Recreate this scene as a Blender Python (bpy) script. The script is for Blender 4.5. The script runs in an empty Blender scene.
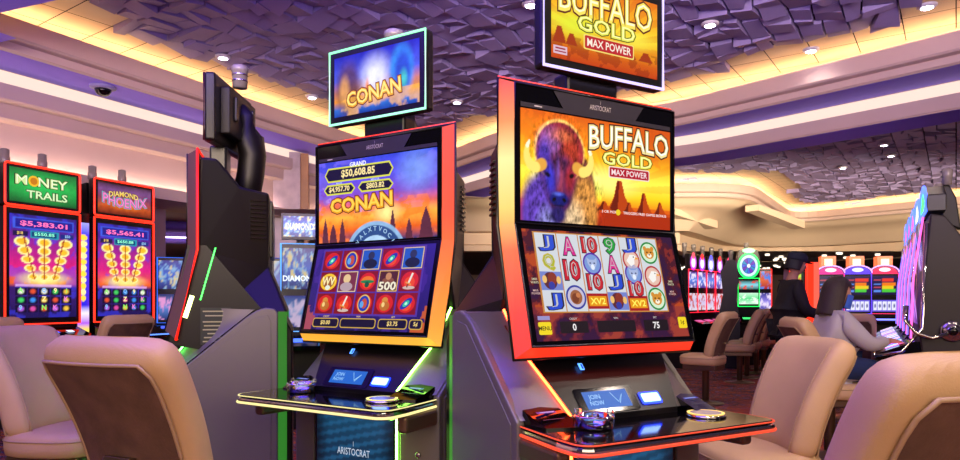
import bpy, bmesh, math, random
import numpy as np
from mathutils import Vector, Matrix
R = math.radians
PI = math.pi
SC = bpy.context.scene
COL = SC.collection
random.seed(7)
CAMZ = 1.2
FPX = 680.0
HOR = 300.0

# ------------------------------------------------------------------ colour and materials
def lin(c):
    return tuple((x / 12.92 if x <= 0.04045 else ((x + 0.055) / 1.055) ** 2.4) for x in c)
def hx(h):
    return lin(tuple(int(h[i:i + 2], 16) / 255 for i in (0, 2, 4)))

MATS = {}
def pmat(name, col, rough=0.5, metal=0.0, bump=0.0, bscale=60.0, var=0.0, vscale=6.0, emis=None, estr=0.0, trans=0.0, coat=0.0):
    """principled material with procedural noise for colour variation and bump"""
    if name in MATS: return MATS[name]
    m = bpy.data.materials.new(name); m.use_nodes = True
    nt = m.node_tree; b = nt.nodes['Principled BSDF']
    c = hx(col) if isinstance(col, str) else col
    b.inputs['Base Color'].default_value = (*c, 1)
    b.inputs['Roughness'].default_value = rough
    b.inputs['Metallic'].default_value = metal
    b.inputs['Transmission Weight'].default_value = trans
    b.inputs['Coat Weight'].default_value = coat
    tc = nt.nodes.new('ShaderNodeTexCoord')
    if var:
        n = nt.nodes.new('ShaderNodeTexNoise'); n.inputs['Scale'].default_value = vscale; n.inputs['Detail'].default_value = 5
        nt.links.new(tc.outputs['Object'], n.inputs['Vector'])
        r = nt.nodes.new('ShaderNodeValToRGB')
        r.color_ramp.elements[0].position = .3; r.color_ramp.elements[1].position = .7
        r.color_ramp.elements[0].color = (*[x * (1 - var) for x in c], 1)
        r.color_ramp.elements[1].color = (*[min(1, x * (1 + var)) for x in c], 1)
        nt.links.new(n.outputs['Fac'], r.inputs['Fac']); nt.links.new(r.outputs['Color'], b.inputs['Base Color'])
    if bump:
        n = nt.nodes.new('ShaderNodeTexNoise'); n.inputs['Scale'].default_value = bscale; n.inputs['Detail'].default_value = 4
        nt.links.new(tc.outputs['Object'], n.inputs['Vector'])
        bp = nt.nodes.new('ShaderNodeBump'); bp.inputs['Strength'].default_value = bump; bp.inputs['Distance'].default_value = .01
        nt.links.new(n.outputs['Fac'], bp.inputs['Height']); nt.links.new(bp.outputs['Normal'], b.inputs['Normal'])
    if emis is not None:
        b.inputs['Emission Color'].default_value = (*(hx(emis) if isinstance(emis, str) else emis), 1)
        b.inputs['Emission Strength'].default_value = estr
    MATS[name] = m
    return m

def E(h, s=1.0):
    """light-giving material of one colour"""
    name = 'glow_%s_%g' % (h, s)
    return pmat(name, '050505', .4, emis=h, estr=s)

def led_gradient(name, stops, zlo, zhi, s):
    """LED strip whose lamps change colour along the height of the cabinet"""
    if name in MATS: return MATS[name]
    m = bpy.data.materials.new(name); m.use_nodes = True
    nt = m.node_tree; b = nt.nodes['Principled BSDF']
    b.inputs['Base Color'].default_value = (.05, .05, .05, 1)
    tc = nt.nodes.new('ShaderNodeTexCoord'); sx = nt.nodes.new('ShaderNodeSeparateXYZ')
    mr = nt.nodes.new('ShaderNodeMapRange'); mr.inputs[1].default_value = zlo; mr.inputs[2].default_value = zhi
    r = nt.nodes.new('ShaderNodeValToRGB')
    els = r.color_ramp.elements
    while len(els) < len(stops): els.new(.5)
    for e, (p, c) in zip(els, stops): e.position = p; e.color = (*hx(c), 1)
    nt.links.new(tc.outputs['Object'], sx.inputs[0]); nt.links.new(sx.outputs['Z'], mr.inputs[0])
    nt.links.new(mr.outputs[0], r.inputs[0]); nt.links.new(r.outputs[0], b.inputs['Emission Color'])
    b.inputs['Emission Strength'].default_value = s
    MATS[name] = m
    return m

def picture_mat(name='screen_picture', s=1.0):
    if name in MATS: return MATS[name]
    m = bpy.data.materials.new(name); m.use_nodes = True
    nt = m.node_tree; b = nt.nodes['Principled BSDF']
    b.inputs['Base Color'].default_value = (.004, .004, .004, 1); b.inputs['Roughness'].default_value = .25
    a = nt.nodes.new('ShaderNodeAttribute'); a.attribute_name = 'Col'
    nt.links.new(a.outputs['Color'], b.inputs['Emission Color'])
    b.inputs['Emission Strength'].default_value = s
    MATS[name] = m
    return m

# ------------------------------------------------------------------ mesh builder
FONTCACHE = {}
def font_geo(s, off=0.0):
    k = (s, off)
    if k not in FONTCACHE:
        cu = bpy.data.curves.new('lettering', 'FONT'); cu.body = s; cu.align_x = 'CENTER'; cu.align_y = 'CENTER'
        cu.offset = off; cu.resolution_u = 2; cu.size = 1
        ob = bpy.data.objects.new('lettering', cu)
        me = bpy.data.meshes.new_from_object(ob)
        FONTCACHE[k] = ([v.co.copy() for v in me.vertices], [tuple(p.vertices) for p in me.polygons])
        bpy.data.objects.remove(ob); bpy.data.curves.remove(cu); bpy.data.meshes.remove(me)
    return FONTCACHE[k]

class MB:
    def __init__(s, M=None):
        s.v = []; s.f = []; s.mi = []; s.sm = []; s.mats = []; s.M = M or Matrix()
    def mat(s, m):
        if m not in s.mats: s.mats.append(m)
        return s.mats.index(m)
    def add(s, vs, fs, m, smooth=False, M=None):
        o = len(s.v); T = s.M @ M if M is not None else s.M
        s.v += [T @ Vector(p) for p in vs]
        k = s.mat(m)
        for f in fs: s.f.append(tuple(i + o for i in f)); s.mi.append(k); s.sm.append(smooth)
    def box(s, c, d, m, M=None, taper=1.0):
        x, y, z = [a / 2 for a in d]
        vs = []
        for dz, t in ((-z, 1), (z, taper)):
            for dx, dy in ((-x, -y), (x, -y), (x, y), (-x, y)): vs.append((c[0] + dx * t, c[1] + dy * t, c[2] + dz))
        s.add(vs, [(0, 3, 2, 1), (4, 5, 6, 7), (0, 1, 5, 4), (1, 2, 6, 5), (2, 3, 7, 6), (3, 0, 4, 7)], m, M=M)
    def prism(s, pts, lo, hi, m, axis='z', M=None):
        """pts: 2D outline; axis = extrusion axis"""
        n = len(pts)
        def P(p, h):
            return {'z': (p[0], p[1], h), 'x': (h, p[0], p[1]), 'y': (p[0], h, p[1])}[axis]
        vs = [P(p, lo) for p in pts] + [P(p, hi) for p in pts]
        fs = [tuple(range(n))[::-1], tuple(range(n, 2 * n))] + [(i, (i + 1) % n, n + (i + 1) % n, n + i) for i in range(n)]
        s.add(vs, fs, m, M=M)
    def tube(s, pts, r, m, n=8, closed=False, M=None, flat=1.0):
        pts = [Vector(p) for p in pts]; rings = []; N = len(pts)
        up = Vector((0, 0, 1))
        for i, p in enumerate(pts):
            a = pts[(i - 1) % N] if (closed or i) else p
            b = pts[(i + 1) % N] if (closed or i < N - 1) else p
            t = (b - a).normalized()
            u = up if abs(t.dot(up)) < .95 else Vector((1, 0, 0))
            e1 = t.cross(u).normalized(); e2 = e1.cross(t).normalized()
            rr = r[i] if isinstance(r, (list, tuple)) else r
            rings.append([p + (e1 * math.cos(2 * PI * k / n) + e2 * math.sin(2 * PI * k / n) * flat) * rr for k in range(n)])
        vs = [q for rg in rings for q in rg]; fs = []
        for i in range(N if closed else N - 1):
            j = (i + 1) % N
            for k in range(n): fs.append((i * n + k, i * n + (k + 1) % n, j * n + (k + 1) % n, j * n + k))
        if not closed: fs += [tuple(range(n))[::-1], tuple(range((N - 1) * n, N * n))]
        s.add(vs, fs, m, True, M)
    def lathe(s, prof, m, n=24, M=None, smooth=True):
        vs = []; fs = []
        for r, z in prof:
            for k in range(n): vs.append((r * math.cos(2 * PI * k / n), r * math.sin(2 * PI * k / n), z))
        for i in range(len(prof) - 1):
            for k in range(n): fs.append((i * n + k, i * n + (k + 1) % n, (i + 1) * n + (k + 1) % n, (i + 1) * n + k))
        fs += [tuple(range(n))[::-1], tuple(range((len(prof) - 1) * n, len(prof) * n))]
        s.add(vs, fs, m, smooth, M)
    def quad(s, a, b, c, d, m, M=None): s.add([a, b, c, d], [(0, 1, 2, 3)], m, M=M)
    def disc(s, c, rx, ry, m, n=28, r0=0.0, M=None):
        """flat disc or ring in the XY plane of the current frame"""
        if r0 <= 0:
            s.add([(c[0] + rx * math.cos(2 * PI * k / n), c[1] + ry * math.sin(2 * PI * k / n), c[2]) for k in range(n)], [tuple(range(n))], m, M=M)
        else:
            vs = [(c[0] + q * rx * math.cos(2 * PI * k / n), c[1] + q * ry * math.sin(2 * PI * k / n), c[2]) for q in (r0, 1) for k in range(n)]
            s.add(vs, [(k, (k + 1) % n, n + (k + 1) % n, n + k)[::-1] for k in range(n)], m, M=M)
    def rect(s, cx, cy, w, h, z, m, M=None, skew=0.0):
        s.quad((cx - w / 2 - skew, cy - h / 2, z), (cx + w / 2 - skew, cy - h / 2, z), (cx + w / 2 + skew, cy + h / 2, z), (cx - w / 2 + skew, cy + h / 2, z), m, M=M)
    def rrect(s, cx, cy, w, h, z, r, m, M=None):
        p = []
        for qx, qy, a0 in ((1, 1, 0), (-1, 1, 90), (-1, -1, 180), (1, -1, 270)):
            for k in range(5):
                a = R(a0 + 22.5 * k); p.append((cx + qx * (w / 2 - r) + r * math.cos(a), cy + qy * (h / 2 - r) + r * math.sin(a), z))
        s.add(p, [tuple(range(20))], m, M=M)
    def text(s, txt, cx, cy, h, z, m, off=0.0, width=None, M=None, rot=0.0, skew=0.0, warp=None):
        """flat lettering; h = capital height"""
        vs, fs = font_geo(txt, off)
        if not vs: return
        xs = [v.x for v in vs]; ys = [v.y for v in vs]
        w0 = max(xs) - min(xs); h0 = max(ys) - min(ys); mx = (max(xs) + min(xs)) / 2; my = (max(ys) + min(ys)) / 2
        base = font_geo(txt, 0.0)[0]
        bw = max(v.x for v in base) - min(v.x for v in base); bh = max(v.y for v in base) - min(v.y for v in base)
        sy = h / bh; sx = (width / bw) if width else sy
        ca, sa = math.cos(rot), math.sin(rot); o = []
        for v in vs:
            x = (v.x - mx) * sx; y = (v.y - my) * sy; x += y * skew
            if warp: y += warp(x)
            o.append((cx + x * ca - y * sa, cy + x * sa + y * ca, z))
        s.add(o, fs, m, M=M)
    def build(s, name, parent=None, loc=None, bevel=0, sub=0, segs=2, bang=30):
        me = bpy.data.meshes.new(name)
        me.from_pydata([tuple(p) for p in s.v], [], s.f)
        for m in s.mats: me.materials.append(m)
        me.polygons.foreach_set('material_index', s.mi)
        me.polygons.foreach_set('use_smooth', s.sm)
        me.update()
        ob = bpy.data.objects.new(name, me); COL.objects.link(ob)
        if parent: ob.parent = parent
        if loc is not None: ob.location = loc
        if bevel:
            b = ob.modifiers.new('bevel', 'BEVEL'); b.width = bevel; b.segments = segs; b.limit_method = 'ANGLE'; b.angle_limit = R(bang)
        if sub:
            u = ob.modifiers.new('subsurf', 'SUBSURF'); u.levels = sub; u.render_levels = sub
        return ob

def thing(name, label, cat, loc=(0, 0, 0), rz=0.0, group=None):
    o = bpy.data.objects.new(name, None); COL.objects.link(o)
    o.location = loc; o.rotation_euler = (0, 0, rz); o['label'] = label; o['category'] = cat
    if group: o['group'] = group
    return o
def tag(o, label, cat, group=None):
    o['label'] = label; o['category'] = cat
    if group: o['group'] = group
    return o
def struct(o):
    o['kind'] = 'structure'; return o
def copy_tree(o, parent=None):
    c = o.copy(); COL.objects.link(c)
    if parent is not None: c.parent = parent
    for ch in list(o.children): copy_tree(ch, c)
    return c
def at(px, py, Y):
    return Vector(((px - 480) / FPX * Y, Y, CAMZ + (HOR - py) / FPX * Y))

# ------------------------------------------------------------------ screen pictures (what the displays show)
def smooth(x, a, b):
    t = np.clip((x - a) / (b - a), 0, 1); return t * t * (3 - 2 * t)
class Pic:
    def __init__(s, nx, ny, asp):
        s.nx, s.ny, s.asp = nx, ny, asp
        u = np.linspace(0, 1, nx + 1); v = np.linspace(0, 1, ny + 1)
        s.u, s.v = np.meshgrid(u, v); s.x = s.u * asp; s.y = s.v
        s.img = np.zeros((ny + 1, nx + 1, 3)); s.px = 1.0 / ny
    def put(s, m, c):
        c = np.array(hx(c) if isinstance(c, str) else c); m = np.clip(m, 0, 1)[..., None]; s.img = s.img * (1 - m) + c * m
    def vgrad(s, stops):
        ps = [p for p, _ in stops]; cs = np.array([hx(c) for _, c in stops])
        for k in range(3): s.img[..., k] = np.interp(s.v, ps, cs[:, k])
    def ell(s, cx, cy, rx, ry, c, ang=0, soft=.15, a=1.0):
        """cx in aspect units"""
        dx = s.x - cx; dy = s.y - cy; ca, sa = math.cos(ang), math.sin(ang)
        r = np.sqrt(((dx * ca + dy * sa) / rx) ** 2 + ((-dx * sa + dy * ca) / ry) ** 2)
        s.put((1 - smooth(r, 1 - soft, 1 + soft * .3)) * a, c)
    def poly(s, pts, c, a=1.0, soft=None):
        """filled polygon by even-odd test"""
        ins = np.zeros_like(s.x, bool); n = len(pts)
        for i in range(n):
            x0, y0 = pts[i]; x1, y1 = pts[(i + 1) % n]
            if y0 == y1: continue
            cr = ((s.y >= y0) != (s.y >= y1)) & (s.x < (x1 - x0) * (s.y - y0) / (y1 - y0) + x0)
            ins ^= cr
        s.put(ins * a, c)
    def rect(s, x0, y0, x1, y1, c, a=1.0):
        s.put(((s.x >= x0) & (s.x <= x1) & (s.y >= y0) & (s.y <= y1)) * a, c)
    def noise(s, sc, seed=0, stretch=1.0):
        rs = np.random.RandomState(seed); t = np.zeros_like(s.x)
        for k in range(5):
            g = rs.rand(40, 40); fx = (s.x * sc * 2 ** k / stretch) % 39; fy = (s.y * sc * 2 ** k) % 39
            ix, iy = fx.astype(int), fy.astype(int); ax, ay = fx - ix, fy - iy
            ax = ax * ax * (3 - 2 * ax); ay = ay * ay * (3 - 2 * ay)
            v = (g[iy, ix] * (1 - ax) + g[iy, ix + 1] * ax) * (1 - ay) + (g[iy + 1, ix] * (1 - ax) + g[iy + 1, ix + 1] * ax) * ay
            t += v / 2 ** k
        return t / 1.94
    def mod(s, n, amt):
        s.img = np.clip(s.img * (1 + (n - .5)[..., None] * amt), 0, 1.2)

def picture(mb_name, pic, w, h, parent, M, s=1.0):
    """a screen: grid mesh w x h in the XY plane of frame M carrying the picture"""
    nx, ny = pic.nx, pic.ny
    X = (pic.u - .5) * w; Y = (pic.v - .5) * h
    co = np.stack([X, Y, np.zeros_like(X)], -1).reshape(-1, 3)
    Mn = np.array(M); co = co @ Mn[:3, :3].T + Mn[:3, 3]
    i = np.arange(nx)[None, :] + (nx + 1) * np.arange(ny)[:, None]
    f = np.stack([i, i + 1, i + nx + 2, i + nx + 1], -1).reshape(-1, 4)
    me = bpy.data.meshes.new(mb_name); me.from_pydata(co.tolist(), [], f.tolist())
    ca = me.color_attributes.new('Col', 'FLOAT_COLOR', 'POINT')
    d = np.ones((len(co), 4), np.float32); d[:, :3] = pic.img.reshape(-1, 3)
    ca.data.foreach_set('color', d.ravel())
    me.materials.append(picture_mat('screen_picture_%g' % s, s))
    ob = bpy.data.objects.new(mb_name, me); COL.objects.link(ob)
    if parent: ob.parent = parent
    return ob

def frame_up(x, y, z, tilt=0.0):
    """frame whose X is local x, Y points up (leaning by tilt), Z faces the player (-y)"""
    return Matrix.Translation((x, y, z)) @ Matrix.Rotation(R(90) - tilt, 4, 'X')

# ------------------------------------------------------------------ shared materials
M_grey = pmat('champagne_grey_lacquer', '75706a', .42, .35, .05, 200)
M_black = pmat('black_cabinet_plastic', '0c0a0c', .32, 0, .03, 150)
M_satin = pmat('satin_black_metal', '110d0c', .42, .3)
M_gloss = pmat('black_glass_panel', '040406', .08, 0)
M_plate = pmat('dark_grey_plate', '36323c', .4, .3)
M_chrome = pmat('polished_chrome', 'c8c4c0', .12, 1.0)
M_glass = pmat('clear_ashtray_glass', 'e8f4f0', .03, 0, trans=1.0)
M_leather = pmat('tan_leather', 'cca67c', .5, 0, .12, 260, .06, 5)
M_leather_dk = pmat('taupe_leather', '8f7a6c', .5, 0, .12, 260, .06, 5)
M_suede = pmat('brown_suede', '66483a', .85, 0, .25, 120, .25, 14)
M_pip = pmat('leather_piping', 'b09070', .5)
M_bronze = pmat('bronze_metal', '7a6450', .35, .8)
M_candle = pmat('frosted_candle_lens', '8d857e', .3, .1)
# ------------------------------------------------------------------ room: polyline sweeps for the ceiling coves
def round_path(pts, r, closed=False, n=6):
    out = []; N = len(pts)
    for i, p in enumerate(pts):
        if not closed and i in (0, N - 1): out.append(Vector(p)); continue
        p = Vector(p); a = Vector(pts[i - 1]); b = Vector(pts[(i + 1) % N])
        rr = min(r, (a - p).length * .45, (b - p).length * .45)
        q0 = p + (a - p).normalized() * rr; q1 = p + (b - p).normalized() * rr
        for k in range(n + 1):
            t = k / n; out.append(q0 * (1 - t) ** 2 + p * 2 * t * (1 - t) + q1 * t * t)
    return out
def offset_path(pts, d, side=1, closed=False):
    out = []; N = len(pts)
    for i, p in enumerate(pts):
        def nrm(a, b):
            t = (b - a).normalized(); return Vector((-t.y, t.x)) * side
        ns = []
        if i > 0 or closed: ns.append(nrm(pts[i - 1], p))
        if i < N - 1 or closed: ns.append(nrm(p, pts[(i + 1) % N]))
        n = sum(ns, Vector((0, 0))).normalized(); c = max(.35, n.dot(ns[0]))
        out.append(p + n * (d / c))
    return out
def sweep(mb, path, prof, m, side=1, closed=False, smooth=False):
    rows = []
    for d, z in prof:
        rows.append([Vector((q.x, q.y, z)) for q in offset_path(path, d, side, closed)])
    n = len(path); vs = [v for r_ in rows for v in r_]; fs = []
    for i in range(len(prof) - 1):
        for k in range(n if closed else n - 1):
            k2 = (k + 1) % n; fs.append((i * n + k, i * n + k2, (i + 1) * n + k2, (i + 1) * n + k))
    mb.add(vs, fs, m, smooth)

def P2(px, py, dz=2.6):
    Y = dz * FPX / (HOR - py); return ((px - 480) / FPX * Y, Y)

# plaster paints
M_pink = pmat('warm_white_plaster', 'cdb4ac', .75, var=.04, vscale=1.5)
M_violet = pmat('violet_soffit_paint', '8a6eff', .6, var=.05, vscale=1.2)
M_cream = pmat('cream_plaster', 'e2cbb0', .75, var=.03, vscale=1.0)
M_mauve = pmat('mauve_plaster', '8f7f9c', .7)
M_tile = pmat('sculpted_ceiling_tile', '9284b2', .62, bump=.15, bscale=30, var=.08, vscale=2.5)
M_flat = pmat('flat_ceiling_tile', 'cdb79c', .7)
WARM = (1.0, .66, .34); WARMW = (1.0, .80, .60)
M_cove = pmat('warm_cove_led', '111111', emis=WARM, estr=32)
M_cove2 = pmat('soft_white_cove_led', '111111', emis=(1, .76, .58), estr=18)
M_joint = pmat('ceiling_joint_backing', '1c1426', .9)

A_ = (-4.5, 5.86); C_ = (-1.0, 12.6); D1_ = (.27, 10.5); D_ = (2.56, 8.93); E_ = (4.62, 6.55); F_ = (8.2, 2.4)
TR = [(0.4, 3.94), A_, C_, D1_, D_, E_, F_]
tray = round_path([Vector(p) for p in TR], .3)
# side=+1 : left of travel direction.  travelling A -> C outward is to the left
def lip(mb, path, ztop=3.8, m=None, closed=False):
    z = ztop
    sweep(mb, path, [(.5, z - .08), (.07, z - .08), (.07, z), (0, z), (0, z - .17), (.02, z - .19), (.10, z - .20), (.10, z - .27), (.13, z - .29)], m or M_pink)
mb = MB(); lip(mb, tray)
struct(mb.build('trim_1'))
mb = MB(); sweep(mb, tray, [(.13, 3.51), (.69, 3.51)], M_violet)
struct(mb.build('trim_2'))
i0 = max(i for i, q in enumerate(tray) if (q - Vector(A_)).length < .4)
full = [Vector((-6.75, .9))] + tray[i0:]
o1 = offset_path(tray, .125)[:i0 + 1]; 
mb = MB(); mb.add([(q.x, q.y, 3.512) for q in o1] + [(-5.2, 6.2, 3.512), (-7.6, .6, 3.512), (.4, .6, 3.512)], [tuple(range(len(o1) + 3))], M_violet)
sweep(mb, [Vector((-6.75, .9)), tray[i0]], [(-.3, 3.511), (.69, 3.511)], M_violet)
struct(mb.build('trim_14'))
mb = MB(); sweep(mb, tray, [(.5, 3.70), (.5, 4.02)], M_cream); sweep(mb, full, [(.69, 3.51), (.70, 3.51), (.70, 3.505)], M_pink); sweep(mb, full, [(.70, 3.375), (.66, 3.37), (.66, 3.22), (.68, 3.20)], M_pink)
struct(mb.build('trim_3'))
# LED tapes lying on the cove ledges
def tape(name, path, d, z, w, m, label=None):
    mb = MB(); sweep(mb, path, [(d, z), (d, z + .012), (d + w, z + .012), (d + w, z)], m)
    return struct(mb.build(name))
tape('trim_4', tray, .30, 3.735, .05, M_cove)
mb = MB(); sweep(mb, full, [(.702, 3.506), (.702, 3.374)], pmat('cove_wall_glow', '807060', emis=(1, .80, .66), estr=.95)); struct(mb.build('trim_5'))  # glow put into the wall band itself, standing in for cove light

# left side: stepped bulkhead below the tray
left = round_path([Vector(p) for p in [(-6.75, .9), A_, C_]], .35)
left = left[:-1] + [Vector((-1.25, 12.1))]
mb = MB(); sweep(mb, left, [(.68, 3.20), (.76, 3.20), (.77, 3.19), (.77, 3.05), (.80, 3.03), (.92, 3.03), (.92, 2.56), (.78, 2.56), (.78, 2.60), (.74, 2.60), (.74, 2.46), (1.7, 2.46)], M_pink)
lw = [Vector((-6.75, .9)), Vector(A_), Vector((-3.05, 8.75))]
sweep(mb, lw, [(1.45, 2.46), (1.45, 0)], M_pink)
struct(mb.build('wall_left'))
tape('trim_15', left, .82, 2.563, .04, M_cove2)
# right side: violet underside of the beam between the two trays
right = round_path([Vector(p) for p in [(-1.0, 12.6), D1_, D_, E_, F_]], .35)
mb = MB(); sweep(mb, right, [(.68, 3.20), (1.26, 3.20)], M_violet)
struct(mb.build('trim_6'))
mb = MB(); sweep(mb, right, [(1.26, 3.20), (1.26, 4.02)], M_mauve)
struct(mb.build('trim_7'))

# far tray edge
FT = [(-3.0, 15.3), (6.0, 15.1), (9.4, 20.4), (12.4, 16.6), (17, 10)]
far = round_path([Vector(p) for p in FT], 1.0)
mb = MB(); lip(mb, far, 3.8, M_pink); sweep(mb, far, [(.45, 3.70), (.45, 4.02)], M_cream)
struct(mb.build('trim_8'))
tape('trim_9', far, .26, 3.735, .06, M_cove)
mb = MB(); sweep(mb, far, [(.13, 3.51), (.30, 3.49), (.34, 3.42), (.9, 3.38), (1.3, 3.2), (1.5, 2.98), (1.6, 2.9)], M_cream, smooth=True)
sweep(mb, far, [(1.6, 2.90), (2.05, 2.90), (2.05, 2.62), (1.95, 2.58), (1.95, 2.44), (2.4, 2.44)], M_cream)
struct(mb.build('wall_back'))
tape('trim_10', far, 1.70, 2.905, .06, M_cove)
# stepped plaster ribs on the cream vault
mb = MB()
for x in (5.2, 7.4):
    a = Vector((x - 1.1, 15.75, 0)); b = Vector((x + .7, 17.3, 0))
    t = (b - a).normalized(); n = Vector((-t.y, t.x, 0)) * .16
    lo, hi = 3.26, 3.4
    mb.add([a - n + Vector((0, 0, lo)), b - n + Vector((0, 0, lo - .25)), b + n + Vector((0, 0, lo - .25)), a + n + Vector((0, 0, lo)),
            a - n + Vector((0, 0, hi)), b - n + Vector((0, 0, hi - .2)), b + n + Vector((0, 0, hi - .2)), a + n + Vector((0, 0, hi))],
           [(0, 3, 2, 1), (4, 5, 6, 7), (0, 1, 5, 4), (1, 2, 6, 5), (2, 3, 7, 6), (3, 0, 4, 7)], M_cream)
struct(mb.build('trim_11'))
# low ceiling of the rooms beyond, with a violet ring
M_lowc = pmat('low_ceiling_plaster', 'b7a6b8', .8)
mb = MB(); mb.quad((-14, 9.5, 2.47), (-2.0, 9.5, 2.47), (-2.0, 24, 2.47), (-14, 24, 2.47), M_lowc)
struct(mb.build('ceiling_left'))
mb = MB(); mb.quad((-3, 17.4, 2.45), (28, 17.4, 2.45), (28, 40, 2.45), (-3, 40, 2.45), pmat('dark_low_ceiling', '6a5a5e', .8))
struct(mb.build('ceiling_back'))
mb = MB()
mb.lathe([(1.6, 2.46), (1.6, 2.36), (1.5, 2.33), (1.15, 2.33), (1.1, 2.36), (1.1, 2.44)], M_violet, 40)
struct(mb.build('trim_12', loc=(-5.6, 12.3, 0)))
ring = [Vector((1.07 * math.cos(k * PI / 24), 1.07 * math.sin(k * PI / 24))) for k in range(48)]
mb = MB(); sweep(mb, ring, [(0, 2.41), (0, 2.44)], E('e8d8ff', 4.0), closed=True); struct(mb.build('trim_13', loc=(-5.6, 12.3, 0)))

# ---- sculpted tile ceiling
def inside(poly, x, y):
    c = False; n = len(poly)
    for i in range(n):
        a, b = poly[i], poly[(i + 1) % n]
        if (a[1] > y) != (b[1] > y) and x < (b[0] - a[0]) * (y - a[1]) / (b[1] - a[1]) + a[0]: c = not c
    return c
def dseg(p, a, b):
    a = Vector(a); b = Vector(b); p = Vector(p); t = max(0, min(1, (p - a).dot(b - a) / (b - a).length_squared)); return (p - a - (b - a) * t).length
def dpath(path, p): return min(dseg(p, path[i], path[i + 1]) for i in range(len(path) - 1))
trays = TR + [TR[0]]
rnd = random.Random(11)
mbt = MB(); g = .44; ang = R(-35)
ca, sa = math.cos(ang), math.sin(ang)
farp = [(-3, 15.3), (6, 15.1), (9.4, 20.4), (12.4, 16.6), (17, 10)]
farpoly = [(-3, 12.9), (-3, 15.8), (5.8, 15.7), (9.3, 21.4), (12.9, 17.0), (17.5, 10), (9, 2.4)]
for i in range(-38, 60):
    for j in range(-10, 64):
        x0, y0 = i * g, j * g
        cx, cy = (x0 + g / 2) * ca - (y0 + g / 2) * sa, (x0 + g / 2) * sa + (y0 + g / 2) * ca
        if cy < 3.4: continue
        inT = inside(TR, cx, cy); dT = dpath(trays, (cx, cy))
        inF = inside(farpoly, cx, cy) and not inT and dT > 1.0
        if not (inT or (dT < .85) or inF): continue
        flat = ((dT < .42 or not inT) if not inF else dpath(farp, (cx, cy)) < .55)
        def W(u, v, z): 
            x = x0 + u * g; y = y0 + v * g
            return (x * ca - y * sa, x * sa + y * ca, z)
        e = .012
        if flat:
            mbt.add([W(e, e, 3.985), W(1 - e, e, 3.985), W(1 - e, 1 - e, 3.985), W(e, 1 - e, 3.985)], [(0, 3, 2, 1)], M_flat)
            continue
        # split the cell into wedge facets
        if rnd.random() < .5:
            s1, s2 = rnd.uniform(.3, .7), rnd.uniform(.3, .7); t1, t2 = rnd.uniform(.3, .7), rnd.uniform(.3, .7)
            a = (s1, 0); b = (s2, 1); ml = (s1 + (s2 - s1) * t1, t1); mr = (s1 + (s2 - s1) * t2, t2)
            quads = [[(0, 0), a, ml, (0, t1)], [(0, t1), ml, b, (0, 1)], [a, (1, 0), (1, t2), mr], [mr, (1, t2), (1, 1), b]]
        else:
            s1, s2 = rnd.uniform(.25, .75), rnd.uniform(.25, .75); t1 = rnd.uniform(.3, .7)
            quads = [[(0, 0), (1, 0), (1, s2), (0, s1)], [(0, s1), (t1, s1 + (s2 - s1) * t1), (t1 + .1, 1), (0, 1)], [(t1, s1 + (s2 - s1) * t1), (1, s2), (1, 1), (t1 + .1, 1)]]
        if rnd.random() < .5: quads = [[(q[1], q[0]) for q in reversed(Q)] for Q in quads]
        for Q in quads:
            mx = sum(q[0] for q in Q) / 4; my = sum(q[1] for q in Q) / 4
            th = rnd.uniform(0, 2 * PI); am = rnd.uniform(.012, .042); base = rnd.uniform(.03, .065)
            lo = []
            for q in Q:
                qx = mx + (q[0] - mx) * .915; qy = my + (q[1] - my) * .915
                h = base + am * ((q[0] - mx) * math.cos(th) + (q[1] - my) * math.sin(th)) * 2.6
                lo.append(W(qx, qy, 3.99 - max(.004, h)))
            hi = [(p[0], p[1], 4.0) for p in lo]
            mbt.add(lo + hi, [(3, 2, 1, 0), (0, 1, 5, 4), (1, 2, 6, 5), (2, 3, 7, 6), (3, 0, 4, 7)], M_tile)
mbt.quad((-9, 3, 4.001), (20, 1, 4.001), (20, 24, 4.001), (-9, 24, 4.001), M_joint)
struct(mbt.build('ceiling'))

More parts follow.
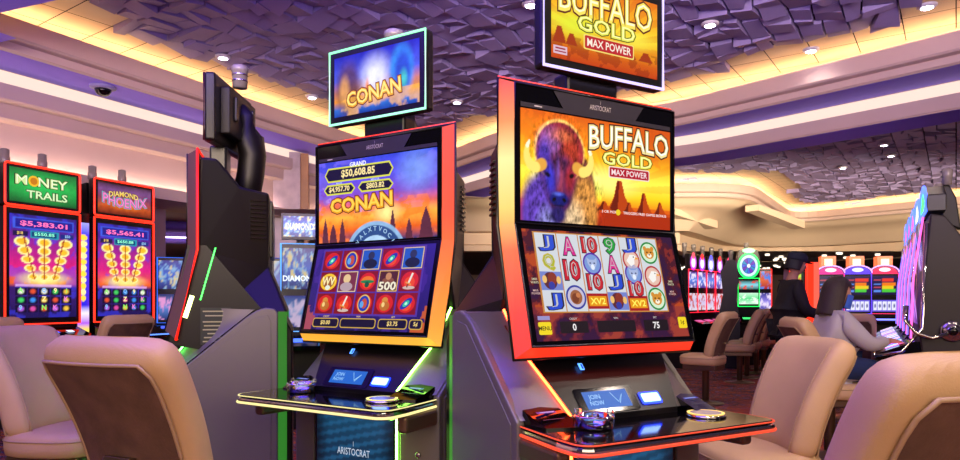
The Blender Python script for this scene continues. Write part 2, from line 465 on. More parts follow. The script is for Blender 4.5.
# ---- floor carpet
def carpet():
    m = bpy.data.materials.new('patterned_casino_carpet'); m.use_nodes = True
    nt = m.node_tree; L = nt.links; b = nt.nodes['Principled BSDF']; b.inputs['Roughness'].default_value = .9
    tc = nt.nodes.new('ShaderNodeTexCoord'); mp = nt.nodes.new('ShaderNodeMapping'); mp.inputs['Scale'].default_value = (1.1, 3.6, 1); mp.inputs['Rotation'].default_value = (0, 0, R(14))
    L.new(tc.outputs['Object'], mp.inputs[0])
    n = nt.nodes.new('ShaderNodeTexNoise'); n.inputs['Scale'].default_value = 2.1; n.inputs['Detail'].default_value = 3; n.inputs['Distortion'].default_value = 1.6
    L.new(mp.outputs[0], n.inputs['Vector'])
    r = nt.nodes.new('ShaderNodeValToRGB'); r.color_ramp.interpolation = 'CONSTANT'
    els = r.color_ramp.elements
    stops = [(0, '1c0f1a'), (.36, '3a2034'), (.42, 'b8401c'), (.455, '150c14'), (.485, '8a7ab0'), (.505, '241424'), (.54, 'd0682a'), (.58, '2a1626'), (.63, '7a3a3a'), (.67, '1a0e18')]
    while len(els) < len(stops): els.new(.5)
    for e, (p, c) in zip(els, stops): e.position = p; e.color = (*hx(c), 1)
    L.new(n.outputs['Fac'], r.inputs['Fac'])
    v = nt.nodes.new('ShaderNodeTexNoise'); v.inputs['Scale'].default_value = .55; v.inputs['Detail'].default_value = 2; L.new(tc.outputs['Object'], v.inputs['Vector'])
    r2 = nt.nodes.new('ShaderNodeValToRGB'); r2.color_ramp.elements[0].position = .54; r2.color_ramp.elements[1].position = .60
    L.new(v.outputs['Fac'], r2.inputs['Fac'])
    mx = nt.nodes.new('ShaderNodeMix'); mx.data_type = 'RGBA'; mx.inputs[7].default_value = (*hx('a83a1c'), 1)
    ml = nt.nodes.new('ShaderNodeMath'); ml.operation = 'MULTIPLY'; ml.inputs[1].default_value = .55
    L.new(r2.outputs['Color'], ml.inputs[0]); L.new(ml.outputs[0], mx.inputs[0]); L.new(r.outputs['Color'], mx.inputs[6]); L.new(mx.outputs[2], b.inputs['Base Color'])
    return m
mb = MB(); mb.quad((-14, -4, 0), (28, -4, 0), (28, 34, 0), (-14, 34, 0), carpet())
struct(mb.build('floor'))
# far walls of the hall
M_farw = pmat('far_wall_plaster', '8c6f6a', .8, var=.1, vscale=.8)
mb = MB(); mb.box((7, 34, 1.25), (42, .2, 2.5), M_farw); struct(mb.build('wall_far'))
mb = MB(); mb.box((-13.9, 15, 1.25), (.2, 38, 2.5), M_farw); struct(mb.build('wall_outer_left'))
mb = MB(); mb.box((27.9, 15, 1.25), (.2, 38, 2.5), M_farw); struct(mb.build('wall_right'))

# ---- column with marble panel between wood strips
col = thing('column', 'square column with pale marble panel between light wood strips, behind machines', 'column', (-2.98, 10.6, 0), R(12))
M_marble = pmat('streaked_marble', 'b09aa0', .35, var=.35, vscale=3.0)
M_wood = pmat('golden_wood', 'a87440', .45, var=.15, vscale=4)
mb = MB(); mb.box((0, .12, 1.74), (.60, .5, 3.46), M_wood); mb.build('wooden_core', col)
mb = MB(); mb.box((-.02, -.16, 1.74), (.40, .06, 3.46), M_marble); mb.build('marble_panel', col)
col['kind'] = 'structure'

# ---- recessed downlights (real spots below each)
def downlight(px, py, label, Z=3.93, power=60, col=(1, .86, .74), size=2.3):
    Y = (Z - CAMZ) * FPX / (HOR - py); x = (px - 480) / FPX * Y
    dl_at(x, Y, Z, label, power, col, size)
def dl_at(x, y, Z, label, power=60, col=(1, .86, .74), size=2.3):
    t = thing('downlight', label, 'ceiling light', (x, y, Z), 0, 'recessed downlights')
    mb = MB(); mb.lathe([(.045, .0), (.085, .0), (.085, -.015), (.05, -.03), (.045, -.02)], pmat('white_trim_ring', 'd8d4dc', .4), 20); mb.build('trim_ring', t)
    mb = MB(); mb.disc((0, 0, -.031), .05, .05, E('f0e4ff', 25), 16); mb.build('lens', t)
    l = bpy.data.lights.new('downlight_lamp', 'SPOT'); l.energy = power; l.spot_size = size; l.spot_blend = .8; l.color = col; l.shadow_soft_size = .06
    o = bpy.data.objects.new('downlight_lamp', l); COL.objects.link(o); o.location = (x, y, Z - .06)
for px, py, lab in [(223, 56, 'recessed downlight above the tall black machine seen from behind'),
                    (312, 96, 'small recessed downlight just left of the blue overhead sign with green neon edge'),
                    (457, 101, 'recessed downlight in the ceiling between the two overhead signs'),
                    (531, 3, 'recessed downlight at the top edge just left of the orange overhead sign'),
                    (710, 23, 'recessed round downlight right of the orange overhead sign, near the top'),
                    (811, 49, 'recessed downlight beside the yellow flat tiles, middle of the right hand ceiling'),
                    (927, 5, 'recessed downlight at the top right corner of the sculpted ceiling')]:
    downlight(px, py, lab, power=12 if px in (811, 927, 223, 312) else 50)
for px, py, lab in [(884, 144, 'small recessed downlight in the second ceiling tray, left of a close pair'),
                    (843, 167, 'tiny recessed downlight deep in the second ceiling tray'),
                    (891, 155, 'small recessed downlight in the second tray, nearer to the neon header sign')]:
    downlight(px, py, lab, 3.9, 90)
# lamps of the same ceiling that stand over the photographer, outside the frame
for x, y in [(-3.0, 1.5), (-1.2, .9), (.5, .3), (2.0, .9), (3.4, 2.4), (-4.5, 3.6), (1.0, 2.0), (-1.6, 3.6)]:
    l = bpy.data.lights.new('downlight_lamp', 'SPOT'); l.energy = 105; l.spot_size = 2.3; l.spot_blend = .8; l.color = (1, .82, .68); l.shadow_soft_size = .1
    o = bpy.data.objects.new('downlight_lamp', l); COL.objects.link(o); o.location = (x, y, 3.85)

def area(name, loc, rot, sx, sy, e, col, spread=180):
    l = bpy.data.lights.new(name, 'AREA'); l.shape = 'RECTANGLE'; l.size = sx; l.size_y = sy; l.energy = e; l.color = col; l.spread = R(spread)
    o = bpy.data.objects.new(name, l); COL.objects.link(o); o.location = loc; o.rotation_euler = rot; return o
# added violet fill under the sculpted ceiling, from no fixture
area('violet_fill', (0, 1.2, 2.95), (R(180 - 25), 0, 0), 7, 2.5, 430, (.42, .28, 1))
area('hall_fill', (9, 11.0, 2.9), (R(180), 0, 0), 8, 3, 9, (1, .74, .62))  # added warm fill aimed up at the second tray
# added warm fill from behind the camera, for fascias, chairs and machines
area('hall_fill', (0, -1.5, 2.5), (R(98), 0, 0), 9, 1.0, 120, (1, .78, .60), 60)
area('hall_fill', (0, -2.5, 2.6), (R(70), 0, 0), 9, 2.4, 210, (1, .76, .54))
area('hall_fill', (7.5, 9.6, 2.35), (R(99), 0, 0), 14, .7, 210, (1, .80, .56), 34)  # added one-sided fill within the hall, unseen from the camera, brightens the vault
# added fill for the rooms beyond, no fixture
for x, y, e in [(-7, 12, 90)]:
    l = bpy.data.lights.new('room_fill', 'POINT'); l.energy = e; l.color = (1, .80, .55); l.shadow_soft_size = .3
    o = bpy.data.objects.new('room_fill', l); COL.objects.link(o); o.location = (x, y, 1.9)

# ---- dome camera on the violet soffit
p = at(103, 88, 7.35)
dc = thing('dome_camera', 'small black dome security camera on the violet ceiling band at left', 'security camera', (p.x, p.y, 3.51))
mb = MB(); mb.lathe([(.13, 0), (.13, -.02), (.10, -.035)], pmat('pale_violet_plastic', '8f86c0', .4), 28); mb.build('mounting_ring', dc)
mb = MB(); mb.lathe([(.085, -.03), (.08, -.06), (.06, -.09), (.03, -.105), (.004, -.11)], M_gloss, 24); mb.build('dome', dc)
# ------------------------------------------------------------------ pictures for the two front cabinets
def pic_bison(nx=190, ny=104):
    P = Pic(nx, ny, 1.86)
    P.vgrad([(0, 'b83008'), (.16, 'e86a10'), (.3, 'ffd21c'), (.45, 'fff04a'), (.62, 'ffc01c'), (.8, 'f58a14'), (1, 'd85a10')])
    # sun rays
    dx = P.x - 1.05; dy = P.y - .36; an = np.arctan2(dy, dx)
    P.put((np.sin(an * 26) > .2) * .22 * (dy > 0), 'e8600c')
    P.ell(1.0, .42, .5, .16, 'fff88a', soft=.9, a=.8)
    P.ell(.6, .33, .4, .12, 'c8f030', soft=.9, a=.5)
    n = P.noise(9, 3); P.put((n > .55) * .35 * (P.v > .6), 'ff7a10')
    P.ell(1.7, .9, .5, .35, 'c8480c', soft=.9, a=.7)
    # ground and buttes
    P.rect(0, 0, 2, .16, 'a82c08'); P.rect(0, .13, 2, .2, 'd8500e', .7)
    for cx, w, h in ((1.18, .16, .30), (1.50, .11, .20), (1.72, .09, .12), (.98, .10, .09), (1.30, .08, .10)):
        P.poly([(cx - w, .15), (cx - w * .5, .15 + h * .45), (cx - w * .25, .15 + h), (cx + w * .12, .15 + h), (cx + w * .4, .15 + h * .5), (cx + w, .15)], 'b8400c')
        P.poly([(cx - w * .9, .15), (cx - w * .45, .15 + h * .45), (cx - w * .2, .15 + h), (cx - w * .05, .15 + h), (cx - w * .2, .15)], '6e1c08')
    fur = P.noise(20, 5, .5); fur2 = P.noise(34, 9, .4)
    # back and shoulders behind the head
    P.ell(.52, .30, .36, .44, '7a3a34', soft=.12); P.ell(.74, .14, .17, .34, 'c8863c', soft=.3); P.ell(.22, .06, .24, .42, '5a3aa8', soft=.3)
    P.ell(.60, .0, .16, .26, 'e0c498', soft=.7, a=.8); P.ell(.30, -.02, .14, .2, '8a88c8', soft=.8, a=.8)
    # tall woolly crown with glowing rim
    P.ell(.44, .655, .30, .30, 'ffc060', soft=.06); P.ell(.445, .645, .283, .285, '8a2434', soft=.06)
    P.ell(.33, .72, .17, .17, '8a58a8', soft=.7, a=.8); P.ell(.56, .66, .15, .2, 'a8341c', soft=.6, a=.9); P.ell(.45, .80, .16, .08, 'd06a3c', soft=.8, a=.7)
    P.ell(.26, .58, .10, .2, '3a2c9c', soft=.6, a=.9)
    # long tapering face
    P.ell(.44, .40, .21, .27, '4c1c48', soft=.35); P.ell(.44, .24, .15, .17, '4a1c50', soft=.25)
    P.ell(.33, .40, .075, .2, '3430b4', soft=.8, ang=.12); P.ell(.56, .42, .075, .18, '9a2430', soft=.8, ang=-.12); P.ell(.445, .38, .05, .2, 'a84058', soft=.9, a=.8); P.ell(.42, .46, .03, .15, '5a4ab0', soft=.95, a=.6)
    P.ell(.43, .215, .12, .075, '141a70', soft=.3); P.ell(.42, .262, .075, .022, '5a6ae0', soft=.9, a=.8)
    P.ell(.375, .21, .026, .020, '02020c', soft=.3, ang=.6); P.ell(.49, .21, .026, .020, '02020c', soft=.3, ang=-.6); P.ell(.43, .155, .07, .010, '04020c', soft=.5)
    P.ell(.30, .43, .038, .026, '0c0420', soft=.5, ang=-.5); P.ell(.58, .44, .038, .026, '140408', soft=.5, ang=.5)
    P.ell(.42, .07, .11, .10, '241a5c', soft=.5)
    body = np.clip(1.15 - np.sqrt(((P.x - .44) / .34) ** 2 + ((P.y - .66) / .33) ** 2), 0, 1) + np.clip(1.15 - np.sqrt(((P.x - .50) / .46) ** 2 + ((P.y - .20) / .46) ** 2), 0, 1)
    body = np.clip(body * 3, 0, 1); face = np.exp(-(((P.x - .44) / .16) ** 4 + ((P.y - .3) / .22) ** 4))
    P.img = np.clip(P.img * (1 + ((fur - .5) * 2.2 + (fur2 - .5) * 1.6)[..., None] * (body * (1 - .65 * face))[..., None]), 0, 1.2)
    for sg_ in (-1, 1):
        hp = [(.20, .52), (.27, .485), (.33, .50), (.365, .55), (.375, .61), (.365, .67), (.345, .72)]
        for q in range(61):
            u_ = q / 60 * 6; i_ = min(5, int(u_)); u_ -= i_; hx_ = hp[i_][0] + (hp[i_ + 1][0] - hp[i_][0]) * u_; hy_ = hp[i_][1] + (hp[i_ + 1][1] - hp[i_][1]) * u_
            rr_ = .052 * (1 - q / 60) ** .7 + .006; P.ell(.44 + sg_ * hx_, hy_, rr_, rr_, ('e0a040' if q < 10 else 'ffe070' if q < 50 else 'fff8d0'), soft=.3)
    return P
def pic_bison_top(nx=150, ny=84):
    P = Pic(nx, ny, 1.7)
    P.vgrad([(0, 'c8400c'), (.15, 'd8600c'), (.3, 'f2a010'), (.5, 'ffe030'), (.7, 'ffb41c'), (1, 'f08010')])
    an = np.arctan2(P.y - .3, P.x - .8); P.put((np.sin(an * 30) > .1) * .3 * (P.y > .3), 'd8480c')
    P.ell(.35, .45, .45, .2, 'e8f83a', soft=.9, a=.8); P.ell(1.3, .45, .35, .15, 'fff04a', soft=.9, a=.8)
    P.put((P.noise(8, 9) > .5) * .5 * (P.v < .3), '8a2408')
    for cx, w, h in ((.12, .1, .2), (.3, .09, .14), (1.5, .12, .12), (1.25, .08, .1)):
        P.poly([(cx - w, .2), (cx - w * .3, .2 + h), (cx + w * .3, .2 + h), (cx + w, .2)], 'a8380c')
    return P
def pic_reels_b(nx=150, ny=96):
    P = Pic(nx, ny, 1.75); n = P.noise(7, 12)
    P.img[:] = hx('4a1428'); P.put((n > .52) * .8, '8a2a24'); P.put((n > .62) * .7, 'c8501c'); P.put((n < .42) * .7, '2a1240')
    P.put((P.v < .3) * (n > .45) * .4, '6a2440')
    return P
def pic_conan(nx=170, ny=110):
    P = Pic(nx, ny, 1.66)
    P.vgrad([(0, '14306a'), (.14, 'e86018'), (.3, 'ffac3c'), (.42, 'e8685c'), (.56, '8048c0'), (.75, '5a4ae0'), (1, '3444d8')])
    n = P.noise(5, 2, 1.6); P.put((n > .5) * .5 * (P.v > .4), '7a68e0'); P.put((n > .58) * .6 * (P.v > .35) * (P.v < .7), 'b48ad8')
    P.put(smooth(P.noise(6, 8), .5, .6) * .7 * (P.v < .5), 'ff7a1c')
    P.ell(1.40, .78, .3, .3, '7a9cf0', soft=.9, a=.8); P.ell(1.0, .32, .2, .14, 'ffe08a', soft=.9)
    for cx, w, h in ((.10, .05, .26), (.22, .06, .2), (.36, .05, .24), (1.08, .05, .3), (1.3, .05, .2), (1.52, .09, .3)):
        P.poly([(cx - w, 0), (cx - w * .6, h * .7), (cx, h * 1.2), (cx + w * .6, h * .7), (cx + w, 0)], '5a2a3c')
    # carved blue ring at the foot of the picture
    P.ell(.84, -.17, .42, .40, '8ab0d8', soft=.02); P.ell(.84, -.17, .37, .35, '2c4a84', soft=.02); P.ell(.84, -.17, .25, .23, 'a8c8e8', soft=.02)
    P.mod(P.noise(14, 4), .5)
    return P
def pic_reels_c(nx=150, ny=100):
    P = Pic(nx, ny, 1.62)
    P.vgrad([(0, '1a1452'), (.2, '2a1a6e'), (1, '30208a')]); n = P.noise(8, 6)
    P.put((n > .55) * .6, '4a2a9c'); P.put((P.v < .3) * (P.x > 1.45) * (n > .4), 'c85a2c')
    P.put((P.v < .3) * (P.x < .14) * (n > .4), 'a84a5c')
    return P
def pic_conan_top(nx=150, ny=90):
    P = Pic(nx, ny, 1.72)
    P.vgrad([(0, '103a9c'), (.12, '2a6ac8'), (.25, 'e8901c'), (.4, 'c87a6a'), (.6, '4a5ae0'), (1, '1420b0')])
    P.ell(.86, .55, .35, .4, 'e8e8ff', soft=.95); P.ell(.70, .35, .05, .22, 'ff8a2c', soft=.8)
    P.ell(.30, .45, .30, .5, '5a3420', soft=.5, a=.8); P.ell(.22, .42, .13, .28, 'e8a45a', soft=.7, a=.8)
    P.ell(1.38, .55, .26, .48, '2c8ae8', soft=.35, a=.9); P.ell(1.40, .55, .18, .38, '2444c8', soft=.5, a=.9); P.ell(1.42, .42, .09, .18, '4ad0c0', soft=.8, a=.8)
    P.put(smooth(P.noise(5, 21), .45, .6) * .6 * (P.v < .3), 'ffb83c'); P.mod(P.noise(12, 4), .5)
    return P
def pic_blue(nx=40, ny=24, seed=0):
    P = Pic(nx, ny, 1.7); P.vgrad([(0, '0a1a7a'), (.5, '2c6ae8'), (1, '14209a')]); n = P.noise(7, seed)
    P.put(smooth(n, .5, .6), '8ac8ff'); P.put(smooth(n, .62, .7), 'ffe8a0'); return P

# ------------------------------------------------------------------ reel symbols drawn with flat shapes (frame: X right, Y up)
GOLDC = '#'
def sym_letter(mb, t, x, y, h, col, edge='101030', z=.0022, w=None):
    mb.text(t, x, y, h * 1.02, z, E(edge, .8), .085, w)
    mb.text(t, x, y, h, z + .0006, E(col, 1), .05, w)
    mb.text(t, x - h * .02, y + h * .05, h * .9, z + .0012, E('ffffff', .55), -.022, (w or 0) * .8 or None)
def sym_disc(mb, x, y, r, ring, body, face, z=.0022, animal='cat'):
    mb.disc((x, y, z), r, r, E(ring, .9)); mb.disc((x, y, z + .0003), r * .84, r * .84, E(body, 1))
    if animal == 'cat':
        mb.disc((x, y - r * .05, z + .0006), r * .56, r * .5, E(face, 1))
        for s in (-1, 1):
            mb.disc((x + s * r * .42, y + r * .38, z + .0005), r * .2, r * .22, E(face, 1)); mb.disc((x + s * r * .22, y + r * .05, z + .0009), r * .09, r * .07, E('101010', 1))
        mb.disc((x, y - r * .25, z + .0009), r * .26, r * .18, E('fff4e0', 1)); mb.disc((x, y - r * .17, z + .0012), r * .09, r * .06, E('401010', 1))
    elif animal == 'wolf':
        p = [(-.55, .55), (-.25, .35), (.25, .35), (.55, .55), (.5, 0), (.15, -.55), (-.15, -.55), (-.5, 0)]
        mb.add([(x + a * r, y + b * r, z + .0006) for a, b in p], [tuple(range(8))[::-1]], E(face, 1))
        for s in (-1, 1): mb.disc((x + s * r * .22, y + r * .05, z + .0009), r * .1, r * .06, E('101050', 1))
        mb.disc((x, y - r * .3, z + .0009), r * .2, r * .25, E('e8f0ff', 1))
    elif animal == 'bird':
        p = [(-.6, -.1), (-.1, .5), (.45, .45), (.75, .15), (.35, .1), (.3, -.35), (-.15, -.6)]
        mb.add([(x + a * r, y + b * r, z + .0006) for a, b in p], [tuple(range(7))[::-1]], E(face, 1))
        mb.disc((x + r * .28, y + r * .28, z + .0009), r * .07, r * .07, E('301008', 1)); mb.add([(x + r * .45, y + r * .3, z + .0009), (x + r * .95, y + r * .1, z + .0009), (x + r * .45, y + r * .05, z + .0009)], [(2, 1, 0)], E('f0a020', 1))
    elif animal == 'coin':
        mb.disc((x, y, z + .0006), r * .6, r * .6, E(face, 1)); mb.disc((x - r * .1, y - r * .1, z + .0009), r * .34, r * .42, E('7a3a20', 1))
        mb.disc((x + r * .2, y + r * .15, z + .0012), r * .22, r * .2, E('c87a4a', 1))

def build_bison_reels(S, F, w, h):
    """6 columns of staggered symbols on white strips; S is the screen object (part), F its frame matrix"""
    cols = [(-.405, .0), (-.245, 0), (-.085, 0), (.075, 0), (.235, 0), (.395, 0)]
    gx0, gx1 = -.435 * w, .375 * w; gy0, gy1 = -.245 * h, .47 * h; cw = (gx1 - gx0) / 6
    mb = MB(F)
    mb.rect((gx0 + gx1) / 2, (gy0 + gy1) / 2, gx1 - gx0 + .008, gy1 - gy0 + .008, .0008, E('d08a3c', .9))
    for k in range(6): mb.rect(gx0 + cw * (k + .5), (gy0 + gy1) / 2, cw - .004, gy1 - gy0, .0014, E('e6ecf4', .82))
    mb.build('reel_strips', S)
    H = gy1 - gy0
    lay = [[('J', .87, 'b'), ('Q', .625, 'g'), ('P', .385, 0), ('J', .125, 'b')],
           [('A', .84, 'm'), ('10', .53, 'R'), ('C', .18, 0)],
           [('10', .87, 'r'), ('W', .62, 0), ('10', .38, 'r'), ('X', .13, 0)],
           [('9', .87, 'G'), ('A', .62, 'm'), ('J', .38, 'b'), ('P', .13, 0)],
           [('J', .89, 'b'), ('B', .69, 0), ('W', .50, 0), ('10', .30, 'r'), ('X', .10, 0)],
           [('T', .80, 0), ('B', .47, 0), ('T', .16, 0)]]
    cc = {'b': '1c48d0', 'g': 'b0b42c', 'm': 'd81c8c', 'R': 'c8102c', 'r': 'c8202c', 'G': '10a038'}
    for k, colm in enumerate(lay):
        x = gx0 + cw * (k + .5)
        for s, fy, c in colm:
            y = gy0 + H * fy; m = MB(F); hh = H * .185; nm = 'reel_symbol'
            if s == 'P':
                m.rect(x, y, cw * .96, H * .235, .0018, E('7a8ad8', .9)); m.disc((x - cw * .05, y, .0021), cw * .3, H * .11, E('5a2230', 1)); m.disc((x + cw * .05, y + H * .03, .0024), cw * .2, H * .08, E('8a3020', 1))
                m.disc((x - cw * .3, y + H * .02, .0024), cw * .1, H * .05, E('f0c070', 1)); m.disc((x + cw * .32, y + H * .01, .0024), cw * .1, H * .05, E('f0c070', 1)); m.disc((x - cw * .02, y - H * .06, .0027), cw * .14, H * .05, E('3038a0', 1))
            elif s == 'X':
                m.rect(x, y, cw * .98, H * .2, .0018, E('a8101c', 1)); m.rect(x, y, cw * .86, H * .13, .0021, E('e8980c', 1)); m.text('XV2', x, y, H * .08, .0024, E('fff060', 1.1), .02, cw * .7)
            elif s == 'W': sym_disc(m, x, y, cw * .44, '5a28b0', '7a9ad8', 'a8b8e0', animal='wolf')
            elif s == 'C': sym_disc(m, x, y, cw * .46, '2838a8', 'c8c0d8', 'a0603a', animal='coin')
            elif s == 'B': sym_disc(m, x, y, cw * .44, 'c0202c', 'e8c0b0', 'f8f4f0', animal='bird')
            elif s == 'T': sym_disc(m, x, y, cw * .46, '10903c', 'd8f0d0', 'd8902c', animal='cat')
            else:
                big = 1.25 if c == 'R' else (1.1 if s == 'A' else 1)
                sym_letter(m, s, x, y, hh * big, cc[c], 'e8c860' if c == 'g' else '281830', w=(cw * .66 if s == '10' else cw * .46))
            m.build(nm, S)
    yb = -.385 * h
    for x, wd, tt, lab in ((-.27, .17, '0', 'CREDIT'), (0, .25, '', 'WIN'), (.27, .17, '75', 'BET')):
        m = MB(F); m.rrect(x * w, yb, wd * w, .105 * h, .001, .004, E('1c0c1c', .7)); m.text(lab, x * w, yb + .075 * h, .018 * h, .0014, E('e8e0e0', .8))
        if tt: m.text(tt, x * w, yb, .06 * h, .0018, E('f4f0f0', 1), .02)
        m.build('credit_meter', S)
    m = MB(F); m.rrect(-.445 * w, yb - .005 * h, .075 * w, .11 * h, .0012, .005, E('f4d81c', 1)); m.text('MENU', -.445 * w, yb - .005 * h, .035 * h, .0018, E('2a2408', 1), .02)
    m.rect(-.445 * w, yb + .085 * h, .07 * w, .035 * h, .0012, E('a8a0e0', .8)); m.build('menu_button', S)
    m = MB(F); m.rrect(.465 * w, yb + .02 * h, .062 * w, .11 * h, .0012, .005, E('f4d81c', 1)); m.text('1¢', .465 * w, yb + .02 * h, .05 * h, .0018, E('2a2408', 1), .02); m.build('denomination_button', S)
    for sx in (-1, 1):
        xx = -.468 * w if sx < 0 else .43 * w
        m = MB(F); m.text('2400\nWAYS', xx, .03 * h, .05 * h, .0014, E('f0e8c0', .8), .01); m.text('MAX\nPOWER', xx, -.07 * h, .045 * h, .0014, E('f4c8c0', .8), .01); m.build('side_caption', S)

def build_conan_reels(S, F, w, h):
    gx0, gx1 = -.43 * w, .425 * w; gy0, gy1 = -.315 * h, .475 * h; cw = (gx1 - gx0) / 5; ch = (gy1 - gy0) / 3
    mb = MB(F); mb.rect((gx0 + gx1) / 2, (gy0 + gy1) / 2, gx1 - gx0 + .01, gy1 - gy0 + .01, .0006, E('5a3ab0', .8)); mb.build('reel_backing', S)
    lay = ['GRKGK', 'ZPTVS', 'MSRMG']
    for r in range(3):
        for c in range(5):
            x = gx0 + cw * (c + .5); y = gy1 - ch * (r + .5); s = lay[r][c]; m = MB(F)
            fw, fh = cw * .93, ch * .94
            m.rect(x, y, fw, fh, .0012, E('8a0c10', .9)); m.disc((x, y, .0015), fw * .42, fh * .42, E('d8200c', 1)); m.disc((x, y - fh * .08, .0018), fw * .26, fh * .26, E('f04a10', 1))
            if s == 'G':
                m.M = F @ Matrix.Translation((x, y, 0)) @ Matrix.Rotation(R(38), 4, 'Z'); m.disc((0, 0, .0022), fw * .33, fh * .17, E('2830a8', 1)); m.disc((0, 0, .0025), fw * .18, fh * .11, E('3ac0a0', 1)); m.disc((0, 0, .0028), fw * .07, fh * .06, E('c0ffe0', 1)); m.M = F
            elif s == 'R':
                m.disc((x, y, .0022), fw * .33, fh * .43, E('e8c060', 1)); m.disc((x, y, .0025), fw * .28, fh * .37, E('1c3cb0', 1)); m.disc((x + fw * .02, y, .0028), fw * .15, fh * .24, E('c85030', 1)); m.disc((x - fw * .1, y - fh * .05, .0031), fw * .1, fh * .16, E('60a8e8', 1))
            elif s == 'K':
                m.rect(x, y, fw, fh, .002, E('e8c880', 1)); m.rect(x, y, fw * .92, fh * .92, .0023, E('1c58c0', 1)); m.disc((x, y + fh * .18, .0026), fw * .17, fh * .2, E('283050', 1)); m.disc((x, y - fh * .22, .0027), fw * .36, fh * .24, E('101c30', 1))
            elif s == 'Z':
                m.disc((x, y, .0022), fw * .46, fh * .42, E('f8c820', 1)); m.disc((x, y, .0025), fw * .33, fh * .3, E('a05c10', 1)); m.text('WV', x, y + fh * .05, fh * .4, .0028, E('fff0b0', 1), .03, fw * .7); m.disc((x, y - fh * .28, .003), fw * .14, fh * .12, E('e8f0e0', 1))
            elif s == 'P':
                m.rect(x, y, fw, fh, .002, E('e8d0a0', 1)); m.rect(x, y, fw * .92, fh * .92, .0023, E('7a3040', 1)); m.disc((x - fw * .05, y + fh * .15, .0026), fw * .2, fh * .22, E('e8c890', 1)); m.disc((x - fw * .03, y - fh * .25, .0027), fw * .34, fh * .22, E('b8a0a8', 1))
            elif s == 'T':
                m.disc((x, y + fh * .05, .0022), fw * .32, fh * .2, E('f07810', 1)); m.disc((x, y - fh * .02, .0025), fw * .36, fh * .08, E('108048', 1)); m.disc((x, y - fh * .16, .0026), fw * .12, fh * .14, E('0c5030', 1))
            elif s == 'V':
                m.rect(x, y, fw, fh, .002, E('f0c050', 1)); m.rect(x, y, fw * .92, fh * .92, .0023, E('502018', 1)); m.disc((x, y + fh * .22, .0026), fw * .15, fh * .17, E('c88a5a', 1)); m.disc((x, y + fh * .02, .0025), fw * .3, fh * .14, E('8a5030', 1)); m.text('500', x, y - fh * .24, fh * .38, .003, E('f4ecd0', 1), .03, fw * .86)
            elif s == 'S':
                m.M = F @ Matrix.Translation((x, y, 0)) @ Matrix.Rotation(R(-20), 4, 'Z'); m.rect(0, fh * .12, fw * .09, fh * .5, .0022, E('f0e8d8', 1)); m.rect(0, -fh * .14, fw * .3, fh * .06, .0025, E('e8a040', 1)); m.rect(0, -fh * .24, fw * .07, fh * .2, .0024, E('8a4020', 1)); m.M = F; m.disc((x, y - fh * .33, .0021), fw * .3, fh * .08, E('e8d0c0', .8))
            elif s == 'M':
                m.disc((x, y + fh * .15, .0022), fw * .15, fh * .15, E('d89030', 1)); m.disc((x + fw * .02, y - fh * .12, .0023), fw * .24, fh * .22, E('c07018', 1)); m.disc((x - fw * .06, y - fh * .05, .0026), fw * .08, fh * .12, E('f8d080', 1))
            m.build('reel_symbol', S)
    yb = -.415 * h
    for x, wd, tt, lab in ((-.31, .23, '$0.00', 'CREDIT'), (-.03, .30, '', 'WIN'), (.255, .23, '$3.75', 'BET'), (.435, .10, '5¢', '')):
        m = MB(F)
        m.rrect(x * w, yb, wd * w, .115 * h, .001, .012, E('d8b040', .9)); m.rrect(x * w, yb, wd * w - .008, .115 * h - .008, .0014, .010, E('100c2c', .8))
        if lab: m.text(lab, x * w, yb + .078 * h, .02 * h, .0014, E('f0d070', .9), .01)
        if tt: m.text(tt, x * w, yb, .055 * h, .0018, E('ffe080', 1), .02)
        m.build('credit_meter', S)

def title(mb, t, x, y, h, z, face, edge, hi=None, width=None, rot=0, skew=0, warp=None, fat=.03):
    mb.text(t, x, y, h, z, E(edge, .8), fat + .045, width, rot=rot, skew=skew, warp=warp)
    mb.text(t, x, y, h, z + .0006, E(face, 1), fat, width, rot=rot, skew=skew, warp=warp)
    if hi: mb.text(t, x, y + h * .02, h * .94, z + .0012, E(hi, 1.05), fat - .045, width, rot=rot, skew=skew, warp=warp)
